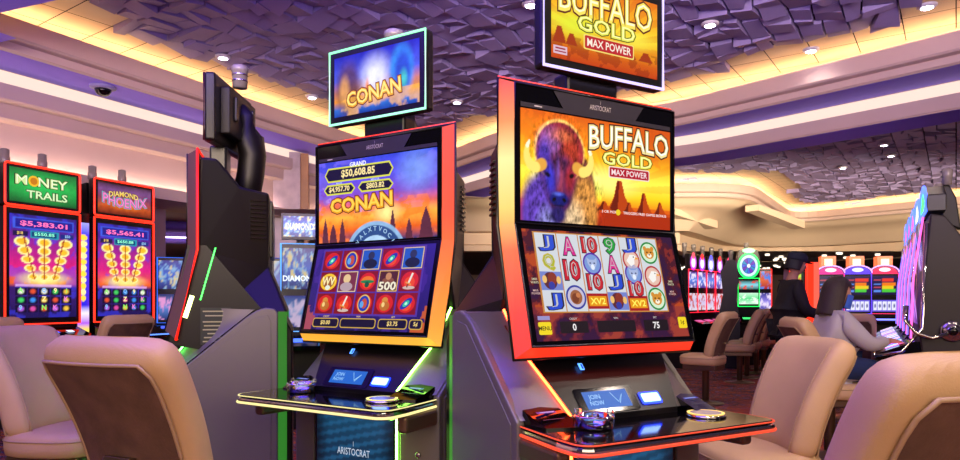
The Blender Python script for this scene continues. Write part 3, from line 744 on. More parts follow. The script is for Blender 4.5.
# ------------------------------------------------------------------ tall two-screen gaming cabinets
def hero(label, loc, rz, led, led_s, band, edge, kind, topper_x=0.0, trot=0.0, ty=0.0, lit=(-1, 1)):
    TM = Matrix.Translation((topper_x, .03 + ty, 0)) @ Matrix.Rotation(trot, 4, 'Z') @ Matrix.Translation((-topper_x, -.03, 0))
    t = thing('gaming_machine', label, 'slot machine', (loc[0], loc[1], 0), rz, 'tall two-screen gaming machines in the front pod')
    L = E(led, led_s * 3.4)
    # ---- black lower body and rear spine
    mb = MB(); mb.prism([(.06, .0), (.10, .80), (.22, 1.13), (.40, 1.13), (.44, 1.05), (.44, 0)], -.335, .335, M_satin, 'x'); mb.build('lower_body', t, bevel=.008)
    mb = MB()
    for k in range(14): mb.box((.20, .443, .12 + .02 * k), (.2, .006, .008), M_black)
    mb.build('rear_vent', t)
    mb = MB(); mb.prism([(.03, 1.86), (.10, 1.86), (.20, 1.74), (.33, 1.72), (.33, 1.36), (.42, 1.14), (.09, 1.12), (.06, 1.20), (.02, 1.43)], -.325, .325, M_satin, 'x')
    for q in mb.v:
        if q.z > 1.2: q.x *= 1 - 1.15 * max(0, q.y - .03)
    mb.build('rear_housing', t, bevel=.012)
    for s in (-1, 1):
        mb = MB()
        for k in range(10): mb.box((0, 0, 0), (.010, .07, .008), M_black, Matrix.Translation((s * .233, .28, 1.50 + .02 * k)) @ Matrix.Rotation(s * R(20.5), 4, 'Z'))
        mb.build('side_vent', t)
    mb = MB(); mb.box((.0, .335, 1.55), (.30, .02, .28), M_black); mb.build('rear_door', t, bevel=.006)
    # ---- side wings (grey panels rising to the back)
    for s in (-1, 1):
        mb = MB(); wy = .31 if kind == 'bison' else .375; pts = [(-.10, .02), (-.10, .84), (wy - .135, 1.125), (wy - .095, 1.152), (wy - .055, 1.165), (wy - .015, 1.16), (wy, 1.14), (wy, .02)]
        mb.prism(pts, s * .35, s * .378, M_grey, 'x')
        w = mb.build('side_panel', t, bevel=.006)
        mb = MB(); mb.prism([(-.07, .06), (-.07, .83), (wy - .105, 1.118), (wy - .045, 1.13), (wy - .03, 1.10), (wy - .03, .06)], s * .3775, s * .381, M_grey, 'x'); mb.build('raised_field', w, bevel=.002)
        mb = MB(); mb.prism([(s * .376, wy + .001), (s * .366, wy + .04), (s * .34, wy + .04), (s * .34, wy + .001)][::s], .05, 1.145, E('6aff5a', .20), 'z'); mb.build('rear_edge_glow', w)  # green reflection on the rear return, given as a weak glow of its own
    # ---- slanting grey cheeks between LED line and wing
    I = [(.22, -.15, .85), (.25, -.085, .93), (.29, 0, 1.03), (.33, .05, 1.165)]
    O = [(.365, -.10, .845), (.367, 0, .93), (.37, .13, 1.04), (.375, .27, 1.155)]
    for s in (-1, 1):
        mb = MB(); NI, NO = 13, 9; vs = []
        def along(Pp, u):
            u *= 3; i = min(2, int(u)); u -= i; return Vector(Pp[i]).lerp(Vector(Pp[i + 1]), u)
        for i in range(NI):
            a, b = along(I, i / (NI - 1)), along(O, i / (NI - 1))
            for q in range(NO): p = a.lerp(b, q / (NO - 1)); vs.append((s * p.x, p.y, p.z))
        fs = [(i * NO + q, (i + 1) * NO + q, (i + 1) * NO + q + 1, i * NO + q + 1) for i in range(NI - 1) for q in range(NO - 1)]
        mb.add(vs, [f if s > 0 else f[::-1] for f in fs], M_grey, True)
        vs = [(s * .33, .05, 1.163), (s * .375, .27, 1.154), (s * .37, .30, 1.16), (s * .2, .30, 1.16)]; mb.add(vs, [(0, 1, 2, 3) if s < 0 else (3, 2, 1, 0)], M_grey); c = mb.build('cheek_panel', t)
        mb = MB()
        if s in lit: mb.tube([(s * (a[0] + .004), a[1] - .006, a[2] + .006) for a in I], .0042, L, 6)
        if s in lit: mb.tube([(s * .218, -.150, .78), (s * .218, -.150, .03)], .0045, L, 6); mb.build('light_strip', t)
        mb = MB(); mb.prism([(s * .225, -.145), (s * .375, -.10), (s * .375, -.02), (s * .225, -.02)][::s], .02, .80, M_grey, 'z'); fp = mb.build('front_plate', t, bevel=.006)
        if s > 0:
            for z in (.62, .56):
                mb = MB(); mb.lathe([(.012, 0), (.012, .008), (.008, .010), (.002, .010)], M_chrome, 16, Matrix.Translation((.30, -.122, z)) @ Matrix.Rotation(R(90), 4, 'X') @ Matrix.Rotation(0, 4, 'Z')); mb.build('lock', fp)
        # small dark consoles beside the centre console
        mb = MB(); mb.add([(s * .235, -.235, .838), (s * .345, -.20, .838), (s * .352, -.09, .875), (s * .245, -.10, .885), (s * .235, -.235, .83), (s * .345, -.20, .83), (s * .352, -.09, .83), (s * .245, -.10, .83)],
                          [(0, 1, 2, 3), (4, 5, 1, 0), (5, 6, 2, 1), (7, 4, 0, 3)], M_gloss); cs = mb.build('side_console', t)
        Fs = Matrix.Translation((s * .296, -.145, .8655)) @ Matrix.Rotation(R(19), 4, 'X')
        mb = MB(Fs); mb.rect(0, .012, .072, .012, .001, E('2a34a8', .9)); mb.rect(0, .012, .05, .003, .0014, E('b8c8ff', 1)); mb.rect(0, -.03, .08, .003, .001, E('283060', .8)); mb.build('console_lettering', cs)
    # ---- centre console
    mb = MB(); vs = []
    prof = [(.22, -.15, .832), (.22, -.15, .85), (.25, -.085, .93), (.29, 0, 1.03), (.33, .05, 1.12)]
    for x, y, z in prof: vs += [(-x, y, z), (x, y, z)]
    mb.add(vs, [(2 * i, 2 * i + 1, 2 * i + 3, 2 * i + 2) for i in range(4)], M_black); cons = mb.build('centre_console', t)
    Fc = Matrix.Translation((0, -.118, .89)) @ Matrix.Rotation(math.atan2(.08, .065), 4, 'X')
    mb = MB(Fc); mb.rrect(-.055, -.002, .235, .088, .002, .008, M_gloss); mb.rect(-.055, -.002, .178, .062, .003, E('1668c8', 1.0))
    mb.text('JOIN\nNOW', -.10, -.002, .038, .0036, E('a8dcff', 1.1), .0, .055)
    mb.tube([(-.035, .02, .004), (-.015, -.015, .004), (.01, .012, .004), (-.012, -.02, .004)], .0012, E('a8dcff', 1), 4)
    d = mb.build('player_display', cons)
    mb = MB(Fc); mb.rrect(.120, -.012, .075, .032, .007, .006, E('9cc8ff', 3)); mb.rrect(.120, -.012, .088, .045, .004, .008, E('0c30ff', 4)); mb.build('lit_button', cons)
    mb = MB(Matrix.Translation((-.10, -.045, .985)) @ Matrix.Rotation(R(50), 4, 'X')); mb.rrect(0, 0, .018, .026, .004, .003, E('5090ff', 3)); mb.rect(.003, 0, .006, .018, .0046, E('0818c0', 1)); mb.build('card_reader', cons)
    mb = MB(Matrix.Translation((.03, -.015, 1.02)) @ Matrix.Rotation(R(52), 4, 'X'))
    for x, rr in ((-.03, .009), (.02, .007), (.045, .007)): mb.disc((x, 0, .0035), rr, rr, pmat('pale_icon_print', '9a9494', .5), 18, .55)
    mb.rect(.0, 0, .006, .012, .0035, MATS['pale_icon_print']); mb.build('icon_print', cons)
    # ---- belly
    mb = MB(); mb.box((0, -.132, .42), (.43, .03, .76), M_black); by = mb.build('belly_panel', t, bevel=.004)
    P = Pic(44, 80, .55); P.vgrad([(0, '04060c'), (.3, '0a2038'), (.8, '123c5c'), (1, '1a5478')])
    P.put((np.sin((P.y * 2.2 - P.x * .5) * 60) > .3) * .4, '2c7ab0'); P.put(smooth(np.abs(P.u - .5), .3, .5) * .8, '020408')
    picture('belly_artwork', P, .40, .73, by, frame_up(0, -.1485, .415), .8)
    mb = MB(frame_up(0, -.150, .60)); mb.text('ARISTOCRAT', 0, 0, .028, .001, E('c8d4e8', 1), 0, .17); mb.text('|', 0, .032, .02, .001, E('c8d4e8', 1)); mb.build('belly_lettering', by)
    # ---- deck
    def deck_outline(g=0.0):
        pts = [(-.365, -.10), (-.385 - g, -.30)]
        for k in range(6): a = R(180 + 18 * k); pts.append((-.335 + (.05 + g) * math.cos(a), -.37 + (.05 + g) * math.sin(a)))
        for k in range(6): a = R(270 + 18 * k); pts.append((.335 + (.05 + g) * math.cos(a), -.37 + (.05 + g) * math.sin(a)))
        pts += [(.385 + g, -.30), (.365, -.10)]
        return pts
    mb = MB(); mb.prism(deck_outline(0), .795, .822, M_chrome, 'z'); dk = mb.build('deck', t, bevel=.008)
    mb = MB(); mb.prism(deck_outline(-.008), .8215, .832, M_gloss, 'z'); mb.build('glass_top', dk, bevel=.002)
    o = deck_outline(.001)
    mb = MB(); mb.tube([(x, y, .804) for x, y in o], .0048, E(edge, 1.2), 6); mb.tube([(x, y, .829) for x, y in deck_outline(-.002)], .0022, E(edge, 1.1), 6); mb.build('edge_light', dk)
    for s in (-1, 1):
        mb = MB(); mb.prism([(s * .376, -.10), (s * .39, -.31), (s * .345, -.31), (s * .33, -.10)][::-s], .735, .797, M_bronze, 'z'); mb.build('deck_bracket', dk, bevel=.012)
    mb = MB(Matrix.Translation((.235, -.255, .832))); mb.lathe([(.062, 0), (.062, .006), (.056, .010), (.05, .011)], M_chrome, 32); sb = mb.build('spin_button', dk)
    mb = MB(Matrix.Translation((.235, -.255, .8435))); mb.disc((0, 0, .0005), .058, .058, E('ffd070' if kind == 'bison' else 'fff08a', 1.6), 32, .84); mb.disc((0, 0, .0004), .048, .048, pmat('pale_button_cap', 'a8a8a0', .25), 28); mb.build('button_ring', sb)
    # ---- screen head: black bezel in front, LED band flaring behind it
    prof = [(-.02, 1.865), (-.022, 1.435), (-.115, 1.062)]      # front face (y, z)
    back = [(.025, 1.885), (.025, 1.43), (-.065, 1.022)]
    wf, wb_ = .335, .367
    def ring(pr, w):
        return [(-w, pr[2][0], pr[2][1]), (-w, pr[1][0], pr[1][1]), (-w, pr[0][0], pr[0][1]), (w, pr[0][0], pr[0][1]), (w, pr[1][0], pr[1][1]), (w, pr[2][0], pr[2][1])]
    f_, b_ = ring(prof, wf), ring(back, wb_)
    mb = MB(); mb.add([Vector(p) for p in f_] + [Vector(p) for p in b_], [(i, (i + 1) % 6, 6 + (i + 1) % 6, 6 + i)[::-1] for i in (0, 1, 3, 4, 5)], band); bd = mb.build('light_band', t)
    # top cover and thin black outer rim
    mb = MB(); mb.add([Vector(f_[2]), Vector(f_[3]), Vector(b_[3]), Vector(b_[2])], [(0, 1, 2, 3)], M_gloss)
    mb.add([Vector(p) for p in b_], [(0, 1, 4, 5), (1, 2, 3, 4)], M_black)
    mb.tube([Vector(p) for p in b_], .006, M_black if kind != 'other' else E('ff2414', 1.6), 6, closed=True); mb.build('frame_rim', t)
    mb = MB(); mb.tube([Vector(b_[2]) + Vector((0, 0, .004)), Vector(b_[3]) + Vector((0, 0, .004))], .004, E('ff3a20', 2), 6); mb.build('top_light', t)
    # bezel faces
    mb = MB()
    def bez(x0, x1, t0, t1, seg):
        a, b = prof[seg], prof[seg + 1]
        def Q(x, u): return (x, a[0] + (b[0] - a[0]) * u, a[1] + (b[1] - a[1]) * u)
        return [Q(x0, t1), Q(x1, t1), Q(x1, t0), Q(x0, t0)]
    for seg in (0, 1):
        mb.add(bez(-wf, wf, 0, 1, seg), [(0, 1, 2, 3)], M_gloss)
    bz = mb.build('bezel', t)
    def rim(seg, x0, x1, t0, t1, m, r=.003):
        mb = MB(); q = bez(x0, x1, t0, t1, seg); mb.tube([Vector(p) + Vector((0, -.002, 0)) for p in q], r, m, 4, closed=True); return mb
    rim(0, -wf, wf, 0, 1, M_black, .004).build('bezel_edge', bz)
    rim(1, -wf, wf, 0, 1, M_black, .004).build('bezel_edge', bz)
    # upper screen
    sw = .63; uh = .345
    Fu = frame_up(0, -.0235, 1.618 , 0)
    mb = MB(frame_up(0, -.0225, 1.828)); mb.add([(-.19, .032, .001), (.19, .032, .001), (.15, -.022, .001), (-.15, -.022, .001)], [(3, 2, 1, 0)], M_plate); mb.text('ARISTOCRAT', 0, .002, .016, .0016, pmat('silver_print', 'b8b0b0', .4), 0, .09); mb.text('|', 0, .02, .012, .0016, MATS['silver_print']); mb.build('maker_plate', bz)
    th = math.atan2(.093, .373)
    Fl = Matrix.Translation((0, -.0705, 1.248)) @ Matrix.Rotation(R(90) - th, 4, 'X')
    lh = .352
    mb = MB(Fu); mb.rect(0, .184, sw, .014, .0006, M_plate); mb.rect(-.25, .184, .03, .004, .001, MATS['silver_print']); mb.build('upper_margin', bz)
    if kind == 'bison':
        us = picture('upper_screen', pic_bison(), sw, uh, t, Fu, 1.15); mb = MB(Fu @ Matrix.Translation((0, 0, 0)))
        wp = lambda x: .012 * math.cos((x) / .17 * 1.4)
        title(mb, 'BUFFALO', .128, .112, .076, .0012, 'f8e8a0', '5a1408', 'ffffff', .35, warp=wp)
        mb.build('game_title', us); mb = MB(Fu)
        title(mb, 'GOLD', .118, .052, .040, .0012, 'f0f060', '5a3808', 'ffffb0', .215)
        mb.build('game_title', us); mb = MB(Fu)
        mb.rrect(.125, .008, .182, .038, .0012, .006, E('f4dcd0', 1)); mb.rrect(.125, .008, .174, .031, .0018, .005, E('c01830', .9)); mb.text('MAX POWER', .125, .008, .019, .0024, E('ffe8e8', 1), .015, .158)
        mb.build('title_badge', us); mb = MB(Fu)
        mb.text('3 OR MORE     TRIGGERS FREE GAMES BONUS', .15, -.125, .009, .0012, E('ffffff', 1), .0, .29); mb.disc((.075, -.125, .0015), .010, .010, E('f0d020', 1))
        mb.build('game_caption', us)
        ls = picture('lower_screen', pic_reels_b(), sw, lh, t, Fl); build_bison_reels(ls, Fl, sw, lh)
    elif kind == 'conan':
        us = picture('upper_screen', pic_conan(), sw, uh, t, Fu, 1.2); mb = MB(Fu)
        title(mb, 'CONAN', -.075, -.016, .058, .0012, 'f8a81c', '6a1408', 'ffd850', .335, rot=R(2), fat=.055, warp=lambda x: .10 * abs(x) * .25)
        mb.disc((0, 0, .0004), 0.001, .001, E('f8a81c', 1), 6)
        mb.build('game_title', us)
        mb = MB(Fu)
        for x, y, wd, hh, s, hs in ((-.09, .115, .38, .062, '$50,608.85', .034), (-.195, .052, .18, .045, '$4,957.70', .024), (.005, .052, .19, .045, '$803.82', .024)):
            for g, m, z in ((0, E('e0e050', 1), .001), (.007, E('100c3c', .8), .0014)):
                p = [(-wd / 2 + g, 0), (-wd / 2 + .02 + g * .5, hh / 2 - g), (wd / 2 - .02 - g * .5, hh / 2 - g), (wd / 2 - g, 0), (wd / 2 - .02 - g * .5, -hh / 2 + g), (-wd / 2 + .02 + g * .5, -hh / 2 + g)]
                mb.add([(x + a, y + b, z) for a, b in p], [tuple(range(6))[::-1]], m)
            mb.text(s, x, y, hs, .0022, E('ffe8a0', 1.05), .03)
        mb.text('GRAND', -.09, .151, .018, .002, E('ffffff', 1), .03); mb.text('MAJOR', -.195, .077, .01, .002, E('c0d8ff', 1), .02); mb.text('MINOR', .005, .077, .01, .002, E('c0d8ff', 1), .02)
        mb.build('jackpot_meters', us)
        mb = MB(Fu)
        for k in range(9):
            a = R(30 + 15 * k); mb.text('ICOVTXLAV'[k], .003 + .108 * math.cos(a), -.232 + .108 * math.sin(a), .018, .0012, E('a8d0f0', 1), .02, rot=a - PI / 2)
        mb.build('ring_carving', us)
        ls = picture('lower_screen', pic_reels_c(), sw, lh, t, Fl); build_conan_reels(ls, Fl, sw, lh)
    else:
        picture('upper_screen', pic_blue(40, 24, 3), sw, uh, t, Fu); picture('lower_screen', pic_blue(40, 24, 5), sw, lh, t, Fl)
    # ---- topper with arm
    mb = MB(); pth = [(topper_x, .06 + ty, 2.17), (topper_x, .09 + ty, 2.12), (topper_x * .5, .15 + ty * .8, 2.02), (topper_x * .3, .17 + ty * .7, 1.94), (0, .17 + ty * .6, 1.84), (0, .19, 1.62)]
    mb.tube(pth, [.055, .062, .068, .068, .068, .068], M_satin, 12); mb.build('topper_arm', t)
    mb = MB(); mb.box((topper_x * .5, .085, 1.90), (.22, .08, .12), M_black); mb.build('topper_foot', t, bevel=.01)
    zt = 2.115 if kind != 'bison' else 2.11; th_ = .325 if kind != 'bison' else .335; tw = .53
    mb = MB(TM); mb.box((topper_x, .03, zt), (tw, .05, th_), M_black); tp = mb.build('topper', t, bevel=.012)
    mb = MB(TM); mb.box((topper_x, .075, zt), (tw * .72, .05, th_ * .7), M_satin)
    for s in (-1, 1): mb.box((topper_x + s * .12, .105, zt + .02), (.03, .02, .12), M_black)
    mb.build('topper_back', tp, bevel=.008)
    x0, x1, z0, z1 = topper_x - tw / 2 + .006, topper_x + tw / 2 - .006, zt - th_ / 2 + .006, zt + th_ / 2 - .006
    lm = {'conan': led_gradient('topper_led_green', [(0, '9cffd0'), (.5, 'd8ffe8'), (1, '7affb0')], 1.95, 2.3, 1.6), 'bison': E('c8b8ff', 1.8), 'other': E('40101c', 1)}[kind]
    mb = MB(TM); mb.tube([(x0, .003, z0), (x0, .003, z1), (x1, .003, z1), (x1, .003, z0)], .0055, lm, 6, closed=True); mb.build('light_outline', tp)
    Ft = TM @ frame_up(topper_x, .003, zt)
    if kind == 'conan':
        ts = picture('topper_screen', pic_conan_top(), tw - .07, th_ - .07, tp, Ft, 1.2); mb = MB(Ft)
        title(mb, 'CONAN', -.01, -.052, .062, .0012, 'f8b01c', '7a2008', 'fff080', .29, rot=R(5), fat=.05); mb.build('game_title', ts)
    elif kind == 'bison':
        ts = picture('topper_screen', pic_bison_top(), tw - .07, th_ - .07, tp, Ft); mb = MB(Ft)
        title(mb, 'BUFFALO', .0, .073, .095, .0012, 'ffe860', '6a1c08', 'fffcd0', .40)
        mb.build('game_title', ts); mb = MB(Ft)
        title(mb, 'GOLD', .0, .0, .048, .0012, 'f0f060', '4a5008', 'ffffb0', .245)
        mb.build('game_title', ts); mb = MB(Ft)
        mb.rrect(.01, -.058, .22, .05, .0012, .006, E('f8e070', 1)); mb.rrect(.01, -.058, .21, .042, .0018, .005, E('c81c28', .9)); mb.text('MAX POWER', .01, -.058, .026, .0024, E('fff0e0', 1), .015, .19)
        mb.build('title_badge', ts); mb = MB(Ft)
        mb.rect(-.195, -.105, .055, .026, .0014, E('e0c0d0', 1)); mb.rect(-.195, -.100, .04, .005, .002, E('a02040', 1)); mb.rect(-.195, -.110, .046, .004, .002, E('a02040', 1)); mb.build('corner_badge', ts)
    else:
        picture('topper_screen', pic_blue(), tw - .07, th_ - .07, tp, Ft)
    mb = MB(Matrix.Translation((topper_x * .5 + .02, .09 + ty * .9, zt + th_ / 2 + (.05 if kind == 'other' else .0)))); mb.lathe([(.036, -.05), (.038, .03), (.041, .032), (.041, .055), (.036, .06), (.02, .064)], M_candle, 20)
    for z in (-.02, .01): mb.lathe([(.0385, z), (.0395, z + .004), (.0385, z + .008)], M_chrome, 20)
    mb.build('candle_light', t)
    return t

band_c = led_gradient('orange_led_band', [(0, 'ffb838'), (.12, 'ff9c28'), (.35, 'ff7a1c'), (.6, 'ff4a14'), (1, 'f0301c')], 1.0, 1.88, 1.15)
band_b = led_gradient('red_led_band', [(0, 'ff2c10'), (.18, 'ff3a12'), (.4, 'ff6a1c'), (.55, 'ffd060'), (.72, 'f8e890'), (.85, 'ff8a2c'), (1, 'ff3a1c')], 1.0, 1.88, 1.15)
band_o = led_gradient('dim_led_band', [(0, 'c85a1c'), (.45, 'c82818'), (1, 'e01c14')], 1.0, 1.88, .12)
m_con = hero('tall gaming machine with red picture reels and green neon side lines', (-.42, 2.81), R(-32), '9cff5a', 5, band_c, 'fff0a0', 'conan', -.02, lit=(1,))
m_bis = hero('tall gaming machine with red neon lines, bison picture above white letter reels', (.385, 2.26), R(30), 'ff4a20', 5, band_b, 'ff5030', 'bison', .05, lit=(-1,))
m_sid = hero('tall black gaming machine seen side on and from behind, grey wedge side panel', (-1.40, 3.43), R(-75), '5aff5a', 4, band_o, 'c0ffa0', 'other', 0, trot=R(-15), ty=.10)
# side fittings the photo shows on the machine seen from the side
mb = MB(Matrix.Translation((.3365, 0, 0)) @ Matrix.Rotation(R(90), 4, 'Z') @ Matrix.Rotation(R(90), 4, 'X'))
M_print = pmat('yellowish_print', 'a8a878', .6)
mb.rect(.115, 1.15, .0, .0, .001, M_print)
F0 = Matrix.Translation((.345, 0, 0)) @ Matrix.Rotation(R(90), 4, 'Z') @ Matrix.Rotation(R(90), 4, 'X')
mb = MB(F0); mb.rect(.10, 1.08, .13, .17, 0, pmat('plaque_backing', '2c3424', .6))
for wd_, y_ in ((.11, 1.148), (.09, 1.128), (.11, 1.10), (.10, 1.082), (.11, 1.064), (.07, 1.046), (.10, 1.028), (.11, 1.01)): mb.rect(.10, y_, wd_, .006, .001, M_print)
mb.build('rating_plaque', m_sid)
mb = MB(); mb.tube([(.347, -.03, 1.12), (.347, .0, 1.22)], .010, E('f8ff9c', 5), 8); mb.build('marker_light', m_sid)
mb = MB(); mb.tube([(.347, .10, 1.44), (.347, .035, 1.20)], .0028, E('4aff5a', 5), 6); mb.build('side_light_line', m_sid)
mb = MB(); mb.prism([(-.10, 1.0), (-.02, 1.45), (.06, 1.45), (.30, 1.16), (.10, .96)], .325, .343, M_satin, 'x'); mb.build('side_shell', m_sid)

# ---- glass ashtrays
def ashtray(M, label):
    p = M @ Vector((-.20, -.235, .8335))
    t = thing('ashtray', label, 'ashtray', p, 0.4)
    mb = MB(); mb.lathe([(.01, .004), (.040, .004), (.046, .008), (.051, .036), (.056, .038), (.058, .032), (.054, .002), (.045, .0), (.01, .0)], M_glass, 28); mb.build('glass_bowl', t)
    for k in range(3):
        mb = MB(); a = 2 * PI * k / 3; mb.box((.053 * math.cos(a),   .053 * math.sin(a), .043), (.012, .02, .012), M_glass, None); mb.build('cigarette_rest', t)
    return t
def mw(o): return Matrix.Translation(o.location) @ Matrix.Rotation(o.rotation_euler[2], 4, 'Z')
ashtray(mw(m_con), 'round clear glass ashtray on the pale edged deck, left machine, tinted green')
ashtray(mw(m_bis), 'round clear glass ashtray on the red edged deck, tinted red and purple')
# ------------------------------------------------------------------ lounge style gaming chairs
def loft(mb, rings, m, closed_ring=True, smooth=True, cap=True):
    n = len(rings[0]); vs = [p for r_ in rings for p in r_]; fs = []
    for i in range(len(rings) - 1):
        for k in range(n if closed_ring else n - 1):
            fs.append((i * n + k, i * n + (k + 1) % n, (i + 1) * n + (k + 1) % n, (i + 1) * n + k))
    if cap: fs += [tuple(range(n))[::-1], tuple(range((len(rings) - 1) * n, len(rings) * n))]
    mb.add(vs, fs, m, smooth)

def back_pt(s, v, off):
    """point on the reclining backrest: s across -1..1, v up 0..1, off outward (rear)"""
    hw = .195 + .035 * max(v, 0)
    x = hw * s; y = -.115 - .06 * v - .15 * v * v + .035 * s * s; z = .54 + .53 * v
    t = Vector((0, -.06 - .30 * v, .53)).normalized(); a = Vector((hw, .07 * s, 0)).normalized()
    n = t.cross(a); n = n if n.y < 0 else -n
    return Vector((x, y, z)) + n.normalized() * off
def make_chair(label, mat=None, legs='pole', group='padded chairs at the gaming machines'):
    t = thing('gaming_chair', label, 'chair', (0, 0, 0), 0, group)
    lm = mat or M_leather
    # seat cushion
    mb = MB(); rings = []
    for z, k in ((.455, .90), (.465, .98), (.50, 1.0), (.535, 1.0), (.56, .96), (.572, .86), (.577, .6)):
        r_ = []
        for q in range(32):
            a = 2 * PI * q / 32; c, s_ = math.cos(a), math.sin(a); e = .62
            r_.append((.235 * k * abs(c) ** e * (1 if c > 0 else -1), .03 + .24 * k * abs(s_) ** e * (1 if s_ > 0 else -1), z))
        rings.append(r_)
    loft(mb, rings, lm); st = mb.build('seat', t)
    mb = MB(); mb.tube([(.236 * abs(math.cos(a)) ** .62 * (1 if math.cos(a) > 0 else -1), .03 + .241 * abs(math.sin(a)) ** .62 * (1 if math.sin(a) > 0 else -1), .535) for a in [2 * PI * q / 32 + .01 for q in range(32)]], .004, M_pip, 6, closed=True); mb.build('seat_piping', st)
    mb = MB(); mb.box((0, .02, .425), (.36, .38, .06), M_bronze); mb.build('seat_pan', t, bevel=.01)
    # backrest shell
    mb = MB(); rings = []; NV = 14; NS = 12
    for i in range(NV + 1):
        v = i / NV; th = .056
        if v > .88: th = .056 * math.sqrt(max(.03, 1 - ((v - .88) / .12) ** 2 * .97))
        if v < .08: th = .056 * (.5 + .5 * math.sqrt(v / .08))
        r_ = []
        sm = 1.0 if v < .84 else 1 - .12 * ((v - .84) / .16) ** 2.4
        if v < .1: sm = .94 + .06 * math.sqrt(v / .1)
        for k in range(NS + 1): r_.append(back_pt((-1 + 2 * k / NS) * sm, v, -th))
        for a in (-.7, 0, .7): r_.append(back_pt(1.0 * sm + (.10 if a == 0 else .085), v, th * a))
        for k in range(NS + 1): r_.append(back_pt((1 - 2 * k / NS) * sm, v, th))
        for a in (.7, 0, -.7): r_.append(back_pt(-1.0 * sm - (.10 if a == 0 else .085), v, th * a))
        rings.append(r_)
    loft(mb, rings, lm); bk = mb.build('backrest', t, sub=1)
    # brown suede rear panel with piping
    mb = MB(); vs = []; fs = []; A, B = 14, 16
    for i in range(A + 1):
        v = .0 + .92 * i / A
        for k in range(B + 1):
            s_ = (-1 + 2 * k / B) * (.89 if v < .78 else .89 - .10 * ((v - .78) / .14) ** 3); vs.append(back_pt(s_, v, (.062 if v > .06 else .048 + .2 * v)))
    fs = [(i * (B + 1) + k, i * (B + 1) + k + 1, (i + 1) * (B + 1) + k + 1, (i + 1) * (B + 1) + k) for i in range(A) for k in range(B)]
    mb.add(vs, fs, M_suede, True); mb.build('rear_panel', bk)
    pp = [vs[i * (B + 1)] for i in range(A + 1)] + [vs[A * (B + 1) + k] for k in range(1, B + 1)] + [vs[i * (B + 1) + B] for i in range(A - 1, -1, -1)]
    mb = MB(); mb.tube(pp, .0055, M_pip, 6); mb.build('rear_piping', bk)
    for s_ in (-.93, .93):
        mb = MB(); mb.tube([back_pt(s_, .05 + .83 * i / 12, -.0565) for i in range(13)], .003, M_pip, 5); mb.build('front_seam', bk)
    # pull handle at the back
    mb = MB(); c = back_pt(-.1, .33, .064)
    mb.prism([(c.y, c.z + .02), (c.y - .028, c.z + .024), (c.y - .034, c.z + .0), (c.y - .018, c.z - .004), (c.y, c.z - .002)], -.055, .055, M_bronze, 'x'); mb.build('pull_handle', bk, bevel=.004)
    # bracket from pan to back, pedestal and base plate
    mb = MB(); mb.prism([(-.10, .40), (-.17, .42), (-.19, .56), (-.175, .62), (-.13, .50), (-.08, .43)], -.10, .10, M_bronze, 'x'); mb.build('back_bracket', t, bevel=.006)
    mb = MB(); mb.lathe([(.04, .02), (.04, .37), (.055, .40)], M_bronze, 20); mb.build('pedestal', t)
    mb = MB(); mb.lathe([(.21, .0), (.21, .008), (.17, .018), (.05, .028), (.04, .04)], M_bronze, 32); mb.build('base_plate', t)
    return t
def face_rot(dx, dy): return math.atan2(-dx, dy)
def put_chair(o, x, y, rz, label=None, mat=None):
    o.location = (x, y, 0); o.rotation_euler = (0, 0, rz)
    if label: o['label'] = label
    return o
ch0 = make_chair('tan chair nearest the camera, lower right corner, brown rear panel facing us')
put_chair(ch0, .815, 1.53, face_rot(-.42, .9)); ch0.scale = (1, 1, 1.035)
def chair(x, y, dx, dy, label, group=None):
    c = copy_tree(ch0); c.scale = (1, 1, 1); put_chair(c, x, y, face_rot(dx, dy), label)
    if group: c['group'] = group
    return c
cB = chair(-.975, 2.22, .40, .92, 'tan chair seen from behind with brown rear panel and handle, lower left foreground')
chair(-2.08, 3.40, .97, -.12, 'tan chair at the left edge, its padded front and seat turned to the right')
cD = chair(1.25, 3.04, -.96, -.12, 'large tan chair facing left between the red neon deck and the lower right chair')
cD.scale = (1, 1, .965); cB.scale = (1, 1, 1.025)
chair(-3.35, 6.15, -.86, .42, 'chair pushed up to the left portrait machines, dark rear panel, behind the foreground chair', 'chairs along the left machines')
chair(-3.95, 5.25, -.92, .4, 'chair at the left edge with only its top rim showing before the green sign machine', 'chairs along the left machines')
aisle = 'chairs in the dim aisle at right'
chair(2.62, 7.9, -.80, .6, 'violet lit chair with curved back right beside the lower right screen corner', aisle)
chair(3.78, 9.9, -.93, .36, 'chair in the aisle facing left, whole padded seat showing', aisle)
chair(4.12, 10.5, -.9, .42, 'second chair in the aisle row, overlapped by the one with the full seat', aisle)
chair(4.51, 11.1, -.88, .45, 'third chair in the aisle row under the green wheel machine', aisle)
chair(4.88, 11.7, -.88, .45, 'farthest aisle chair beside the man in black', aisle)
chair(2.70, 5.25, .99, -.1, 'chair under the seated woman at the right hand machines', 'chairs at the right hand machine row')
chair(3.77, 6.90, .6, .8, 'dark backed chair with silver handle beyond the seated woman', 'chairs at the right hand machine row')

